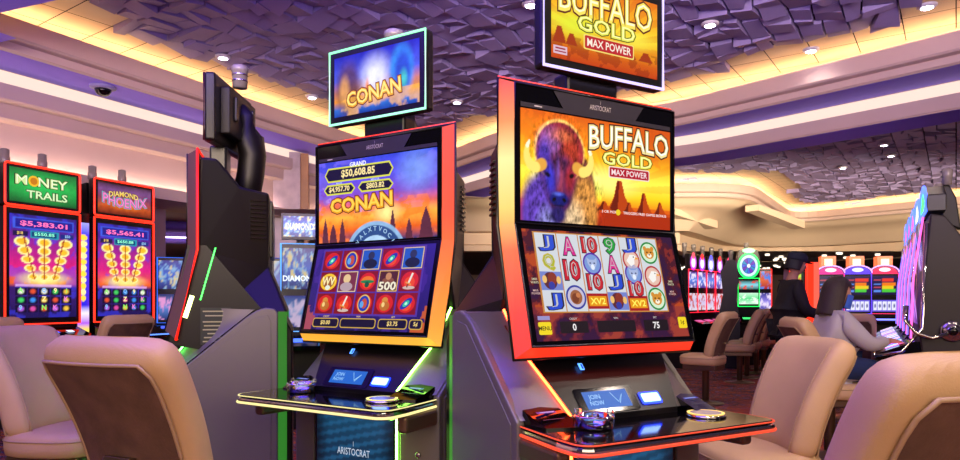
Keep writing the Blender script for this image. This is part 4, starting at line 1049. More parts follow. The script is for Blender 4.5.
# ------------------------------------------------------------------ portrait machines along the left wall
def pic_coins(seed, head):
    P = Pic(56, 84, .70); P.vgrad([(0, '1c1450'), (.30, '3a1a6a'), (.34, 'e85a1c'), (.5, 'd8207c'), (.7, 'a0208c'), (.86, '4a1c8c'), (1, '2a1a80')])
    n = P.noise(9, seed); P.put(smooth(n, .52, .6) * .5, '3a3ae0'); P.ell(.35, .38, .28, .08, 'fff08a', soft=.9)
    for s_ in (-1, 0, 1):
        for k in range(5):
            y = .74 - k * .085; x = .35 + s_ * (.23 - .028 * k); r_ = .078 - .006 * k
            P.ell(x, y, r_, r_ * .62, 'fff0a0', soft=.1); P.ell(x, y, r_ * .72, r_ * .42, 'f0b828', soft=.2)
        P.poly([(.345 + s_ * .21, .78), (.36 + s_ * .21, .78), (.356 + s_ * .10, .38), (.344 + s_ * .10, .38)], 'a82c1c')
    P.rect(.03, .86, .67, .97, '3a58d8'); P.rect(.05, .875, .65, .955, '1c1c8c')
    P.rect(.03, .79, .18, .845, '181048'); P.rect(.52, .79, .67, .845, '1c2c80'); P.rect(.2, .785, .50, .85, '1898b0'); P.rect(.215, .797, .485, .838, '0c3c70')
    P.rect(.06, .30, .64, .325, 'e8b0f0', .7)
    for r_ in range(3):
        for c in range(5):
            x = .06 + c * .118; y = .22 - r_ * .085; rr = random.Random(seed * 31 + r_ * 5 + c)
            P.rect(x, y, x + .106, y + .076, '140c30'); P.ell(x + .053, y + .038, .034, .028, rr.choice(['d84aa0', 'f0c040', '40c860', '3a8ae8', 'e05030', 'b060e0', 'f0f0e0']), soft=.5)
    P.mod(P.noise(20, seed), .4); return P
def portrait(label, loc, rz, kind):
    t = thing('portrait_gaming_machine', label, 'slot machine', (loc[0], loc[1], 0), rz, 'portrait machines along the left wall')
    RD = E('ff2c18', 2.6)
    mb = MB(); mb.prism([(0, 0), (0, .78), (.0, .98), (.12, 2.44), (.42, 2.40), (.5, 2.0), (.5, 0)], -.35, .35, M_black, 'x'); mb.build('cabinet', t)
    mb = MB(); mb.prism([(-.28, .80), (-.28, .84), (-.02, .93), (.02, .93), (.02, .74), (-.2, .76)], -.36, .36, M_gloss, 'x'); dk = mb.build('deck', t, bevel=.008)
    mb = MB(Matrix.Translation((0, -.15, .893)) @ Matrix.Rotation(R(19), 4, 'X')); mb.rrect(-.05, 0, .22, .07, .001, .008, E('2c60ff', 1.6)); mb.rrect(.18, 0, .07, .05, .001, .008, E('c8d8ff', 1.8)); mb.build('deck_display', dk)
    mb = MB(); mb.tube([(-.36, -.285, .82), (.36, -.285, .82)], .008, E('5a8aff', 2), 6); mb.build('deck_light', dk)
    # main screen, gently leaning back
    M = frame_up(0, -.03, 1.52, 0)
    mb = MB(); mb.box((0, .02, 1.52), (.74, .09, 1.10), M_black); hd = mb.build('screen_head', t, bevel=.01)
    P = pic_coins(3 if kind == 'green' else 8, kind); ms = picture('main_screen', P, .66, .98, t, M, 1.15)
    mb = MB(M); mb.text('$5,565.41' if kind != 'green' else '$5,383.01', 0, .405, .05, .002, E('ff70b0', 1.3), .03, .46); mb.build('jackpot_meter', ms); mb = MB(M); mb.text('$550.85' if kind == 'green' else '$650.88', 0, .312, .034, .002, E('90ffd0', 1.2), .02, .2); mb.build('jackpot_meter', ms); mb = MB(M)
    mb.text('$18', -.235, .312, .03, .002, E('ffd870', 1), .02); mb.build('prize_meter', ms); mb = MB(M); mb.text('$50', .235, .312, .03, .002, E('a0d0ff', 1), .02)
    mb.build('prize_meter', ms)
    for r_, row in enumerate(('A Q9J', '  Z K', '9 NK ')):
        for c, q in enumerate(row):
            if q == ' ': continue
            mb = MB(M); mb.text(q, -.23 + c * .113, -.226 - r_ * .083, .045, .002, E(['8af06a', 'f07ad0', '8ac0ff', 'fff0a0'][(r_ + c) % 4], 1.1), .03); mb.build('reel_letter', ms)
    pass
    mb = MB(M); mb.tube([(-.37, -.55, 0), (-.37, .55, 0), (.37, .55, 0), (.37, -.55, 0)], .011, RD, 6, closed=True); mb.build('neon_frame', hd)
    # topper
    mb = MB(); mb.box((0, .02, 2.285), (.74, .09, .39), M_black); tp = mb.build('topper', t, bevel=.02)
    MT = frame_up(0, -.03, 2.285)
    P = Pic(60, 32, 1.9)
    if kind == 'green': P.vgrad([(0, '085a28'), (.5, '18b04a'), (1, '0a7034')]); P.ell(.95, .5, .9, .5, '2cd060', soft=.95, a=.7); P.mod(P.noise(12, 3), .4)
    else: P.vgrad([(0, '6a1c10'), (.25, 'c8501c'), (.55, '8a3a5c'), (.8, '7a4a8c'), (1, '4a2440')]); P.ell(.95, .35, .7, .2, 'f0781c', soft=.9); P.mod(P.noise(10, 5), .7)
    ts = picture('topper_screen', P, .66, .32, tp, MT, 1.0)
    mb = MB(MT)
    if kind == 'green':
        title(mb, 'M  NEY', -.02, .052, .085, .002, 'd8f0a0', '0c4018', 'f8ffe0', .50); mb.disc((-.105, .052, .003), .052, .052, E('f0b828', 1.1), 24); mb.disc((-.105, .052, .004), .034, .034, E('c87818', 1.1), 20)
        title(mb, 'TRAILS', .03, -.075, .072, .002, 'c0e8a0', '0c4018', 'f0ffd8', .40)
    else:
        title(mb, 'DIAMOND', -.02, .065, .055, .002, 'f0c030', '5a1418', 'fff0a0', .36, warp=lambda x: -.6 * x * x)
        title(mb, 'PHOENIX', .0, -.03, .10, .002, 'e84a9c', '3ac8d8', 'ff9ae0', .54, warp=lambda x: .5 * x * x)
    mb.build('topper_lettering', ts)
    mb = MB(MT); p = []
    for qx, qy, a0 in ((1, 1, 0), (-1, 1, 90), (-1, -1, 180), (1, -1, 270)):
        for k in range(4): a = R(a0 + 30 * k); p.append((qx * .345 + .025 * math.cos(a), qy * .17 + .025 * math.sin(a), 0))
    mb.tube(p, .010, RD, 6, closed=True); mb.build('neon_outline', tp)
    for x in (-.28, .08):
        mb = MB(Matrix.Translation((x, .12, 2.44 if x > 0 else 2.42))); mb.lathe([(.035, 0), (.035, .06), (.045, .065), (.045, .13), (.04, .135), (.04, .2), (.02, .21)], M_candle, 16); mb.build('candle_light', t)
    return t
rzL = math.atan2(.919, .395)
def onL(d, back=0): return (-4.4 + .395 * d - .919 * back, 6.3 + .919 * d + .395 * back)
portrait('portrait gaming machine under the green sign, red neon outline, coins on screen', onL(.35), rzL, 'green')
portrait('portrait gaming machine under the orange and purple sign, right of the yellow disc column', onL(1.25), rzL, 'fire')
lc = onL(.79)
t = thing('light_column', 'narrow glowing blue column of yellow discs between the two portrait machines', 'light column', (lc[0], lc[1], 0), rzL)
mb = MB(); mb.box((0, .1, 1.05), (.14, .16, 2.1), M_black); mb.build('housing', t)
P = Pic(16, 90, .12); P.vgrad([(0, 'b07cf0'), (.15, 'ffd84a'), (.2, 'a85af0'), (.28, 'e8e0ff'), (.34, '2a28d8'), (.9, '2c30e8'), (1, '9aa0ff')])
for k in range(11): P.ell(.06, .40 + k * .048, .044 - .0016 * (10 - k), .026, 'fff09a' if k % 2 else 'ffd83c', soft=.2)
pn = picture('lit_panel', P, .13, 1.30, t, frame_up(0, .015, 1.35), 1.3)

# ------------------------------------------------------------------ smaller machines farther away
def pic_generic(seed, a, b, c):
    P = Pic(16, 12, 1.3); P.vgrad([(0, a), (.5, b), (1, a)]); n = P.noise(5, seed); P.put(smooth(n, .5, .6), c); return P
def small_machine(label, cat, loc, rz, w, screens, neon, top=None, group=None, name='gaming_machine', zdeck=.82, candle=None):
    """screens: list of (z0, z1, picture, strength)"""
    t = thing(name, label, cat, (loc[0], loc[1], 0), rz, group)
    z1 = max(s[1] for s in screens) + .04; z0 = min(s[0] for s in screens) - .04
    mb = MB(); mb.prism([(0, 0), (0, z1), (.35, z1 - .05), (.5, zdeck), (.5, 0)], -w / 2, w / 2, M_black, 'x'); mb.build('cabinet', t)
    mb = MB(); mb.prism([(-.26, zdeck - .07), (-.26, zdeck - .03), (-.01, zdeck + .05), (-.01, zdeck - .1)], -w / 2, w / 2, M_gloss, 'x'); dk = mb.build('deck', t)
    mb = MB(Matrix.Translation((0, -.135, zdeck + .013)) @ Matrix.Rotation(R(17), 4, 'X')); mb.rrect(0, 0, w * .7, .1, .001, .01, neon[1]); mb.build('button_panel', dk)
    for k, (a, b, p, s_) in enumerate(screens): picture('screen', p, w * .86, b - a, t, frame_up(0, -.012, (a + b) / 2), s_)
    mb = MB(); mb.tube([(-w / 2 + .01, -.012, z0), (-w / 2 + .01, -.012, z1), (w / 2 - .01, -.012, z1), (w / 2 - .01, -.012, z0)], .010, neon[0], 6, closed=True); mb.build('neon_frame', t)
    if top: top(t, z1, w)
    if candle:
        mb = MB(Matrix.Translation((0, .15, candle))); mb.lathe([(.035, -.1), (.035, .08), (.045, .085), (.045, .15), (.03, .16)], M_candle, 14); mb.build('candle_light', t)
    return t
def g(px, Y): return ((px - 480) / FPX * Y, Y)

# blue machines seen past the black cabinet
def diamond_top(t, z1, w):
    mb = MB(); mb.box((0, .03, z1 + .16), (w * .92, .08, .24), M_black); tp = mb.build('topper', t)
    s_ = picture('topper_screen', pic_blue(20, 12, 4), w * .82, .19, tp, frame_up(0, -.012, z1 + .16), 1.1)
    mb = MB(frame_up(0, -.012, z1 + .16)); mb.text('DIAMOND', 0, 0, .06, .002, E('ffffff', 1.1), .03, w * .7); mb.build('topper_lettering', s_)
x, Y = g(300, 6.3)
dm = small_machine('blue lit gaming machine seen through the gap left of the tall red reel machine', 'slot machine', (x, Y), R(14), .36,
    [(1.30, 1.68, pic_blue(24, 20, 7), .6), (.95, 1.24, pic_generic(5, '1a2c9c', '7ab0f0', 'f0d8ff'), .6)], (E('5aa0ff', 2), E('4a70ff', 2)), diamond_top, 'blue machines in the background', candle=1.72)
mb = MB(frame_up(0, -.014, 1.40)); mb.text('DIAMOND', 0, 0, .05, .002, E('e8f4ff', 1.2), .03, .3); mb.build('screen_lettering', dm)
for k, (px, Y) in enumerate(((171, 9.3),)):
    x, Y = g(px, Y)
    small_machine(['blue lit machine glimpsed right of the orange and purple sign machine', 'blue lit machine glimpsed against the slanting edge of the black cabinet'][k], 'slot machine', (x, Y), R(25), .36,
        [(1.35, 1.74, pic_blue(14, 14, 11 + k), .7), (.93, 1.28, pic_generic(3 + k, '14206a', '5a8ae0', 'f0a0e0'), .9)], (E('3a70ff', 1.4), E('4a60ff', 1.5)), None, 'blue machines in the background')
x, Y = g(300, 9.6)
small_machine('dim blue machine low behind the DIAMOND machine'.replace('DIAMOND', 'nearer blue lit'), 'slot machine', (x - .1, Y), R(5), .6, [(1.2, 1.75, pic_blue(14, 10, 21), .6)], (E('3a50c0', 1), E('3a50c0', 1)), None, 'blue machines in the background')

# row of red machines at right behind the bison cabinet
def round_top(colr, body):
    def f(t, z1, w):
        mb = MB(); mb.box((0, .03, z1 + .14), (w * .8, .08, .26), M_black); tp = mb.build('topper', t)
        mb = MB(frame_up(0, -.012, z1 + .14)); mb.disc((0, -.02, .001), .14, .14, E(body, 1.5), 20); mb.disc((0, -.02, .002), .09, .09, E('f0f0ff', 1.2), 16); mb.disc((0, .10, .002), .07, .06, E(colr, 2), 16); mb.build('lit_emblem', tp)
    return f
rr = [('ff4a5a', 'c83ad8'), ('ff2c2c', 'a03ae0'), ('5a5aff', '8a8aff'), ('ff3a3a', 'b04ad8'), ('ff3a5a', '5a6aff')]
lr = ['red framed machine, nearest of the slanting row right of the bison screens', 'second red framed machine of the slanting row right of the bison screens', 'middle machine of the slanting red row, with blue lit emblem',
      'fourth red framed machine of the slanting row, before the last', 'last red framed machine of the slanting row, beside the black end cabinet']
for k in range(5):
    px = 687 + 9.0 * k; Y = 12.0 + .36 * k; x, _ = g(px, Y)
    small_machine(lr[k], 'slot machine', (x + .1, Y), R(50), .42, [(1.42, 1.70, pic_generic(k, '5a2a8c', '5a8ae8', 'e8e0ff'), 1.1), (1.02, 1.32, pic_generic(k + 9, 'e8e0f0', 'd8c8f0', 'd04a3c'), 1.0)],
        (E('ff2038', 2.2), E('c04a8a', 1.5)), round_top(*rr[k]), 'slanting row of red machines', candle=2.06)
x, Y = g(729, 11.9)
t = thing('end_cabinet', 'dark silhouetted back of a machine between the red row and the green wheel', 'slot machine', (x, Y, 0), R(-20))
mb = MB(); mb.prism([(-.14, 0), (-.16, 1.0), (-.10, 1.3), (-.14, 1.7), (-.02, 1.9), (.10, 1.9), (.16, 1.55), (.12, 1.2), (.18, .9), (.18, 0)], 0, .5, M_satin, 'y'); mb.build('cabinet', t)
mb = MB(Matrix.Translation((.03, .25, 1.9))); mb.lathe([(.035, -.02), (.035, .12), (.045, .125), (.045, .18), (.03, .19)], M_candle, 14); mb.build('candle_light', t)
# wheel machine
def wheel_top(t, z1, w):
    mb = MB(); mb.prism([(-w / 2, z1), (-w / 2, z1 + .35), (-w / 2 * .8, z1 + .5), (w / 2 * .8, z1 + .5), (w / 2, z1 + .35), (w / 2, z1)], 0, .12, M_black, 'y'); tp = mb.build('topper', t)
    mb = MB(frame_up(0, -.012, z1 + .24)); GN = E('20e860', 2.6)
    mb.disc((0, -.02, .001), .19, .23, GN, 32, .86); mb.disc((0, -.02, .001), .155, .19, E('d0f0ff', 1.2), 32, .75)
    for k in range(12): a = 2 * PI * k / 12; mb.quad(*[(r_ * .115 * math.cos(a + q), -.02 + r_ * .14 * math.sin(a + q), .0015) for r_, q in ((.25, -.2), (1, -.24), (1, .24), (.25, .2))], E(['4a6ae8', '7a3ac8', '2c9ad8'][k % 3], 1))
    mb.disc((0, -.02, .002), .03, .035, E('f0f0ff', 1.2), 16); wh = mb.build('wheel_display', tp)
    mb = MB(frame_up(0, -.012, z1 + .24)); mb.disc((0, .25, .001), .11, .045, E('a0ffb0', 2), 20); mb.build('lit_crown', tp)
x, Y = g(748.5, 12.55)
wm = small_machine('green neon machine with big round wheel display on top', 'slot machine', (x, Y), R(-6), .38, [(1.34, 1.50, pic_generic(2, '104a3c', '8ad8e8', 'e84a3c'), 1.1), (1.08, 1.28, pic_generic(8, 'c8f8d8', '5ae08a', 'f0fff0'), 1.1)], (E('18f058', 2.6), E('40e070', 1.5)), wheel_top, candle=2.02)
wm.scale = (1.05, 1.05, 1.04)
# red lit machines and pillars behind the standing man
for k, (px, Y, w, lab) in enumerate(((764, 13.6, .3, 'red lit machine left of the man in black, far across the hall'), (801, 12.5, .42, 'far machine with red frame and small green and yellow screen right of the man'))):
    x, Y = g(px, Y)
    small_machine(lab, 'slot machine', (x, Y), R(-10), w, [(1.42, 1.78, pic_generic(20 + k, 'a81c2c', 'e86a3c', '5a8ae8' if k == 0 else 'c8f05a'), 1), (.98, 1.34, pic_generic(30 + k, '2c2c8c', '9a8af0', 'f0e0ff'), 1)], (E('ff2418', 2.5), E('a050ff', 1.5)), None, 'red lit machines across the hall')
x, Y = g(812.5, 11.2)
t = thing('lit_pillar', 'tall red glowing pillar behind the seated woman, right of the man', 'light column', (x, Y, 0))
for k, dx in enumerate((-.055, .045)):
    mb = MB(); mb.box((dx, 0, .92), (.07 if k else .09, .12, 1.80), E('ff3018', 1.7) if k == 0 else E('ff5a48', 1.5)); mb.build('lit_panel', t)
mb = MB(); mb.box((0, .09, .95), (.24, .1, 1.9), M_black); mb.build('backing', t)
# three arched machines at right centre with sign boxes of the row behind
lab3 = ['arched machine partly behind the seated woman, magenta glow', 'arched machine with blue violet frame, left neighbour of the red framed one', 'arched machine with red and magenta frame next to the neon row']
def arch_top(c):
    def f(t, z1, w):
        mb = MB(); p = [(-w / 2, z1)] + [(-w / 2 * math.cos(a), z1 + .02 + .14 * math.sin(a)) for a in [PI * q / 12 for q in range(13)]] + [(w / 2, z1)]
        mb.prism(p, 0, .1, M_black, 'y'); tp = mb.build('arched_top', t)
        mb = MB(); mb.prism([(a * .9, z1 + (b - z1) * .85) for a, b in p], -.012, 0, E(c, 1.3), 'y'); mb.build('lit_arch', tp)
        mb = MB(); mb.tube([(a, -.015, b) for a, b in p[1:-1]], .012, E('e0a0ff', 2), 6); mb.build('arch_neon', tp)
        mb = MB(frame_up(0, -.02, z1 + .075)); mb.disc((0, 0, .001), .10, .04, E('f0f0ff', 1.2), 18); mb.build('arch_emblem', tp)
    return f
def pic_meters(seed):
    P = Pic(24, 18, 1.35); P.vgrad([(0, '1c1440'), (1, '20184a')])
    for k, c in enumerate(('4ac83a', 'e8c81c', 'f07a1c', 'e83a2c')): P.rect(.55, .12 + .19 * k, 1.25 - .1 * ((k + seed) % 2), .28 + .19 * k, c); P.rect(.08, .16 + .19 * k, .45, .23 + .19 * k, 'c84a5a' if k % 2 else '5a8ae8')
    return P
def pic_strips():
    P = Pic(30, 12, 2.2); P.img[:] = hx('6a5ae0')
    for k in range(5): P.rect(.08 + .42 * k, .12, .42 + .42 * k, .88, 'f0f0ff'); P.ell(.25 + .42 * k, .5, .1, .2, '5a5a9c', soft=.3)
    return P
for k, (px, Y) in enumerate(((830.5, 13.1), (857.5, 13.0), (884.5, 12.9))):
    x, Y = g(px, Y); c = ['d82c8c', '5a3aff', 'e82c5a'][k]
    small_machine(lab3[k], 'slot machine', (x, Y), R(-16), .49, [(1.30, 1.66, pic_meters(k), 1.1), (.98, 1.20, pic_strips(), 1.05)], (E(c, 2.4), E('7a8aff', 2)), arch_top(c), 'arched machines at right')
lab4 = ['orange and white sign box above and behind the first arched machine', 'orange and white sign box above the blue violet arched machine', 'orange and white sign box above the red arched machine']
for k, px in enumerate((828, 856, 884)):
    x, Y = g(px - 1, 15.2)
    t = thing('sign_box', lab4[k], 'sign', (x, Y, 0), R(-16), 'lit sign boxes of the far row')
    mb = MB(); mb.box((0, 0, 2.04), (.30, .3, .26), E('ff6a3c', 1.6)); mb.build('lit_shade', t)
    mb = MB(); mb.box((0, -.152, 2.04), (.16, .01, .14), E('fff0c0', 1.6)); mb.build('lit_face', t)
    mb = MB(); mb.box((0, 0, 1.90), (.42, .34, .04), M_candle); mb.build('collar', t); mb = MB(); mb.box((0, 0, .94), (.3, .3, 1.88), M_black); mb.build('post', t)
# sparkling lamps under the far low ceiling
rs = random.Random(5); sl = thing('light_strings', 'cluster of small sparkling lights under the dark ceiling above the arched machines', 'string lights', (8.6, 19, 2.44)); 
mb = MB()
for k in range(60): mb.box((rs.uniform(-1.6, 2.4), rs.uniform(-1.5, 8), -rs.uniform(.02, .05)), (.09, .09, .05), E('fff0d8', 2))
ls_ = mb.build('lamps', sl); ls_['kind'] = 'stuff'
# ------------------------------------------------------------------ near right: row of neon machines seen along their fronts
rz = R(-120)
def onR(d, out=0): return (3.16 + .5 * d - .866 * out, 4.9 + .866 * d + .5 * out)
labR = ['nearest machine of the neon row at right, big dark brown side panel', 'second machine of the neon row, just behind the one with the dark side panel',
        'third machine of the neon row, middle of the five', 'fourth machine of the neon row, pink lit header', 'farthest machine of the neon row, small magenta header']
hc = ['30e878', 'e8f0ff', 'f050b0', 'd040e8', 'f04a8a']
M_brown = pmat('dark_brown_cabinet_side', '1e1517', .5, .1, .04, 80)
for k in range(5):
    x, y = onR(.35 + .74 * k)
    t = thing('neon_gaming_machine', labR[k], 'slot machine', (x, y, 0), rz, 'row of neon machines at right')
    w = .70
    mb = MB(); mb.prism([(.02, 0), (.02, .80), (.0, 1.0), (.07, 1.82), (.16, 1.80), (.30, 1.58), (.62, 1.40), (.66, 1.0), (.66, 0)], -w / 2, w / 2, M_brown, 'x'); mb.build('cabinet', t, bevel=.012)
    mb = MB(); mb.prism([(-.26, .76), (-.27, .80), (-.02, .90), (.03, .90), (.03, .72)], -.33, .33, M_gloss, 'x'); dk = mb.build('deck', t, bevel=.006)
    Fd = Matrix.Translation((0, -.145, .855)) @ Matrix.Rotation(R(22), 4, 'X')
    for q in range(6):
        mb = MB(Fd); mb.rrect(-.26 + .1 * q, 0, .085, .13, .006, .008, E(['a8c0ff', 'e8f0ff', 'b050ff', '60a0ff', 'd8e8ff', 'ff70d0'][(q + k) % 6], 1.5)); mb.build('button', dk)
    mb = MB(); mb.tube([(-.33, -.27, .785), (.33, -.27, .785)], .012, M_chrome, 8); mb.tube([(.33, -.27, .785), (.35, -.1, .82), (.35, .02, 1.0), (.35, .05, 1.75)], .014, M_chrome, 8); mb.build('chrome_trim', t)
    for a, b, sd, tl, cols in ((1.02, 1.34, 1, .02, ('3a1c6a', 'a04ad8', 'e0a0ff')), (1.42, 1.78, 2, .05, ('6a1440', 'e0409c', 'ffb0e0'))):
        Fk = frame_up(0, -.015 if a < 1.3 else .022, (a + b) / 2, -R(4.5))
        cols = cols if k % 2 else (('141450', '3a4ad8', 'c8d8ff') if a > 1.3 else cols)
        picture('screen', pic_generic(k * 3 + sd, *cols), .58, b - a, t, Fk, .7)
    for s_ in (-1, 1):
        mb = MB(); mb.tube([(s_ * .31, -.045, .92), (s_ * .31, -.03, 1.36), (s_ * .31, .03, 1.80)], .007, E('8a6aff' if s_ < 0 else 'ff60c0', 2), 6); mb.build('light_strip', t)
        mb = MB(); mb.tube([(s_ * .33, -.02, .76), (s_ * .33, -.02, .60)], .010, E('3a50ff', 1.5), 6); mb.build('lower_light', t)
    # wedge header with neon outline, rising to the near end
    mb = MB(); p = [(-.30, 1.84), (-.30, 1.90), (-.14, 2.02), (.14, 2.04), (.31, 1.96), (.31, 1.84)]
    mb.prism([(a * 1.0, b) for a, b in p], .05, .17, M_black, 'y'); tp = mb.build('topper', t, bevel=.006)
    mb = MB(); mb.add([(a * .86, .044, 1.94 + (b - 1.94) * .74) for a, b in p], [tuple(range(6))[::-1]], E(hc[k], 1.5)); mb.build('lit_face', tp)
    mb = MB(); mb.tube([(a, .044, b) for a, b in p], .012, E('4a6aff', 3), 6, closed=True); mb.build('neon_outline', tp)
    mb = MB(); mb.prism([(.16, 1.78), (.16, 2.05), (.20, 2.07), (.25, 1.96), (.28, 1.72)], -.06, .06, M_satin, 'x'); mb.build('header_bracket', t, bevel=.01)
    mb = MB(Matrix.Translation((.10, .19, 2.07))); mb.lathe([(.03, -.02), (.03, .03), (.035, .035), (.035, .09), (.02, .10)], M_candle, 14); mb.build('candle_light', t)
    if k == 0:   # pull lever on the end panel
        mb = MB(Matrix.Translation((.35, .20, .98)) @ Matrix.Rotation(R(90), 4, 'Y')); mb.lathe([(.075, 0), (.075, .02), (.06, .03), (.05, .03), (.045, .045), (.02, .05)], M_chrome, 28); lv = mb.build('lever_hub', t)
        mb = MB(Matrix.Translation((.40, .20, .98)) @ Matrix.Rotation(R(90), 4, 'Y')); mb.lathe([(.03, 0), (.03, .012), (.01, .014)], M_gloss, 20); mb.build('hub_cap', lv)
        mb = MB(); mb.tube([(.40, .17, .965), (.41, .08, .93), (.42, -.02, .96), (.42, -.08, 1.05), (.41, -.08, 1.16)], [.014, .014, .014, .016, .02], M_chrome, 10); mb.build('lever_arm', lv)
        for zz in (.74, .68):
            mb = MB(Matrix.Translation((.351, .12, zz)) @ Matrix.Rotation(R(90), 4, 'Y')); mb.lathe([(.012, 0), (.012, .006), (.004, .008)], M_chrome, 14); mb.build('lock', t)

# ------------------------------------------------------------------ people
M_skin = pmat('skin', 'b8836a', .55, var=.05, vscale=20)
def skin_obj(name, nodes, edges, mat, parent=None, root=0, levels=2):
    keys = list(nodes); me = bpy.data.meshes.new(name)
    me.from_pydata([nodes[k][0] for k in keys], [(keys.index(a), keys.index(b)) for a, b in edges], [])
    ob = bpy.data.objects.new(name, me); COL.objects.link(ob)
    sk = ob.modifiers.new('skin', 'SKIN'); sk.use_smooth_shade = True
    for i, k in enumerate(keys):
        r = nodes[k][1]; sv = me.skin_vertices[0].data[i]; sv.radius = (r, r) if not isinstance(r, tuple) else r; sv.use_root = (k == root)
    sb = ob.modifiers.new('subsurf', 'SUBSURF'); sb.levels = levels; sb.render_levels = levels
    dg = bpy.context.evaluated_depsgraph_get(); dg.update()
    m2 = bpy.data.meshes.new_from_object(ob.evaluated_get(dg)); ob.modifiers.clear(); ob.data = m2
    m2.materials.clear(); m2.materials.append(mat)
    for p in m2.polygons: p.use_smooth = True
    if parent: ob.parent = parent
    return ob
def hand_nodes(N, Ed, wrist, d, up, side, s):
    """five-finger hand: d = pointing direction, up = back of the hand, side = towards the thumb"""
    w = Vector(N[wrist][0]); d = Vector(d).normalized(); up = Vector(up).normalized(); sd = Vector(side).normalized()
    pk = wrist + 'p'; N[pk] = (w + d * .055 * s, (.030 * s, .018 * s)); Ed.append((wrist, pk))
    for q, (o, L) in enumerate(((.030, .066), (.010, .078), (-.010, .072), (-.028, .056))):
        b = w + d * .085 * s + sd * o * s; n = pk + 'f%d' % q
        N[n + 'a'] = (b, .0095 * s); N[n + 'b'] = (b + (d * .75 - up * .25) * L * .5 * s, .0085 * s); N[n + 'c'] = (b + (d * .75 - up * .25) * L * .5 * s + (d * .4 - up * .75) * L * .45 * s, .007 * s)
        Ed += [(pk, n + 'a'), (n + 'a', n + 'b'), (n + 'b', n + 'c')]
    b = w + d * .03 * s + sd * .03 * s; n = pk + 't'
    N[n + 'a'] = (b, .012 * s); N[n + 'b'] = (b + (d * .5 + sd * .7 - up * .2) * .035 * s, .0095 * s); N[n + 'c'] = (b + (d * .5 + sd * .7 - up * .2) * .035 * s + (d * .8 + sd * .1) * .03 * s, .008 * s)
    Ed += [(wrist, n + 'a'), (n + 'a', n + 'b'), (n + 'b', n + 'c')]
def head_mesh(me_obj, c, yaw, pitch, skin, s=1.0):
    """append a sculpted head (face along local +y) to the body mesh"""
    T = Matrix.Translation(c) @ Matrix.Rotation(yaw, 4, 'Z') @ Matrix.Rotation(pitch, 4, 'X') @ Matrix.Scale(s, 4)
    mb = MB(T); vs = []; NA, NB = 32, 24
    for i in range(NB + 1):
        ph = -PI / 2 + PI * i / NB
        for k in range(NA):
            a = 2 * PI * k / NA; dx, dy, dz = math.cos(ph) * math.cos(a), math.cos(ph) * math.sin(a), math.sin(ph)
            x, y, z = dx * .076, dy * .096, dz * .118
            if z < 0: f = 1 + z * 2.6; x *= f; y *= (1 + z * 1.0) ; y += .02 * (-z / .118)
            fr = max(0, dy)
            y += fr ** 6 * (.026 * math.exp(-((x / .013) ** 2) - ((z + .012) / .026) ** 2) + .008 * math.exp(-((z - .032) / .012) ** 2) + .009 * math.exp(-((x / .022) ** 2) - ((z + .058) / .011) ** 2) + .008 * math.exp(-((x / .025) ** 2) - ((z + .095) / .015) ** 2))
            y -= fr ** 4 * .010 * (math.exp(-(((x - .03) / .014) ** 2) - ((z - .008) / .012) ** 2) + math.exp(-(((x + .03) / .014) ** 2) - ((z - .008) / .012) ** 2))
            vs.append((x, y, z))
    fs = [(i * NA + k, i * NA + (k + 1) % NA, (i + 1) * NA + (k + 1) % NA, (i + 1) * NA + k) for i in range(NB) for k in range(NA)]
    mb.add(vs, fs, skin, True)
    W = pmat('eye_white', 'e0dcd8', .3); D = pmat('dark_iris', '20140e', .3); L = pmat('lips', '9a5a50', .5)
    for sx in (-1, 1):
        for r, y, m in ((.0115, .078, W), (.0062, .0845, D)): mb.lathe([(max(.0006, r * math.cos(q)), r * math.sin(q)) for q in [-PI / 2 + PI * j / 8 for j in range(9)]], m, 12, Matrix.Translation((sx * .030, y, .008)))
        mb.lathe([(max(.001, .019 * math.cos(q)), .030 * math.sin(q)) for q in [-PI / 2 + PI * j / 8 for j in range(9)]], skin, 12, Matrix.Translation((sx * .077, -.004, -.005)) @ Matrix.Scale(.4, 4, (1, 0, 0)))
    mb.tube([(-.022, .094, -.058), (0, .103, -.056), (.022, .094, -.058)], [.003, .006, .003], L, 6)
    me = me_obj.data; bm = bmesh.new(); bm.from_mesh(me)
    for m in mb.mats:
        if m.name not in [q.name for q in me.materials]: me.materials.append(m)
    idx = {m.name: i for i, m in enumerate(me.materials)}
    vv = [bm.verts.new(p) for p in mb.v]
    for f, mi in zip(mb.f, mb.mi):
        try: q = bm.faces.new([vv[i] for i in f]); q.material_index = idx[mb.mats[mi].name]; q.smooth = True
        except ValueError: pass
    bm.to_mesh(me); bm.free(); return T
def hair_shell(T, name, parent, mat, length, hood=.012, front=.55, flare=0.0):
    """hair cap that leaves the face open and hangs down at sides and back"""
    mb = MB(T); NA, NB = 32, 14; vs = []
    for i in range(NB + 1):
        t_ = i / NB
        for k in range(NA):
            a = 2 * PI * k / NA; fy = math.sin(a)
            low = .055 if fy > front else (-length if fy < front - .25 else .055 + (-length - .055) * (front - fy) / .25)
            z = .118 + hood - (.118 + hood - low) * t_
            zz = max(-.05, z); c = math.sqrt(max(0.0, 1 - (zz / (.118 + hood)) ** 2)) if zz > 0 else 1.0
            fl = 1 + flare * max(0, -z) / .2
            vs.append(((.076 + hood) * c * math.cos(a) * fl, (.096 + hood) * c * fy * (1 if fy > 0 else fl) - .004, z))
    mb.add(vs, [(i * NA + k, i * NA + (k + 1) % NA, (i + 1) * NA + (k + 1) % NA, (i + 1) * NA + k) for i in range(NB) for k in range(NA)], mat, True)
    o = mb.build(name, parent); sm = o.modifiers.new('thickness', 'SOLIDIFY'); sm.thickness = .008; return o

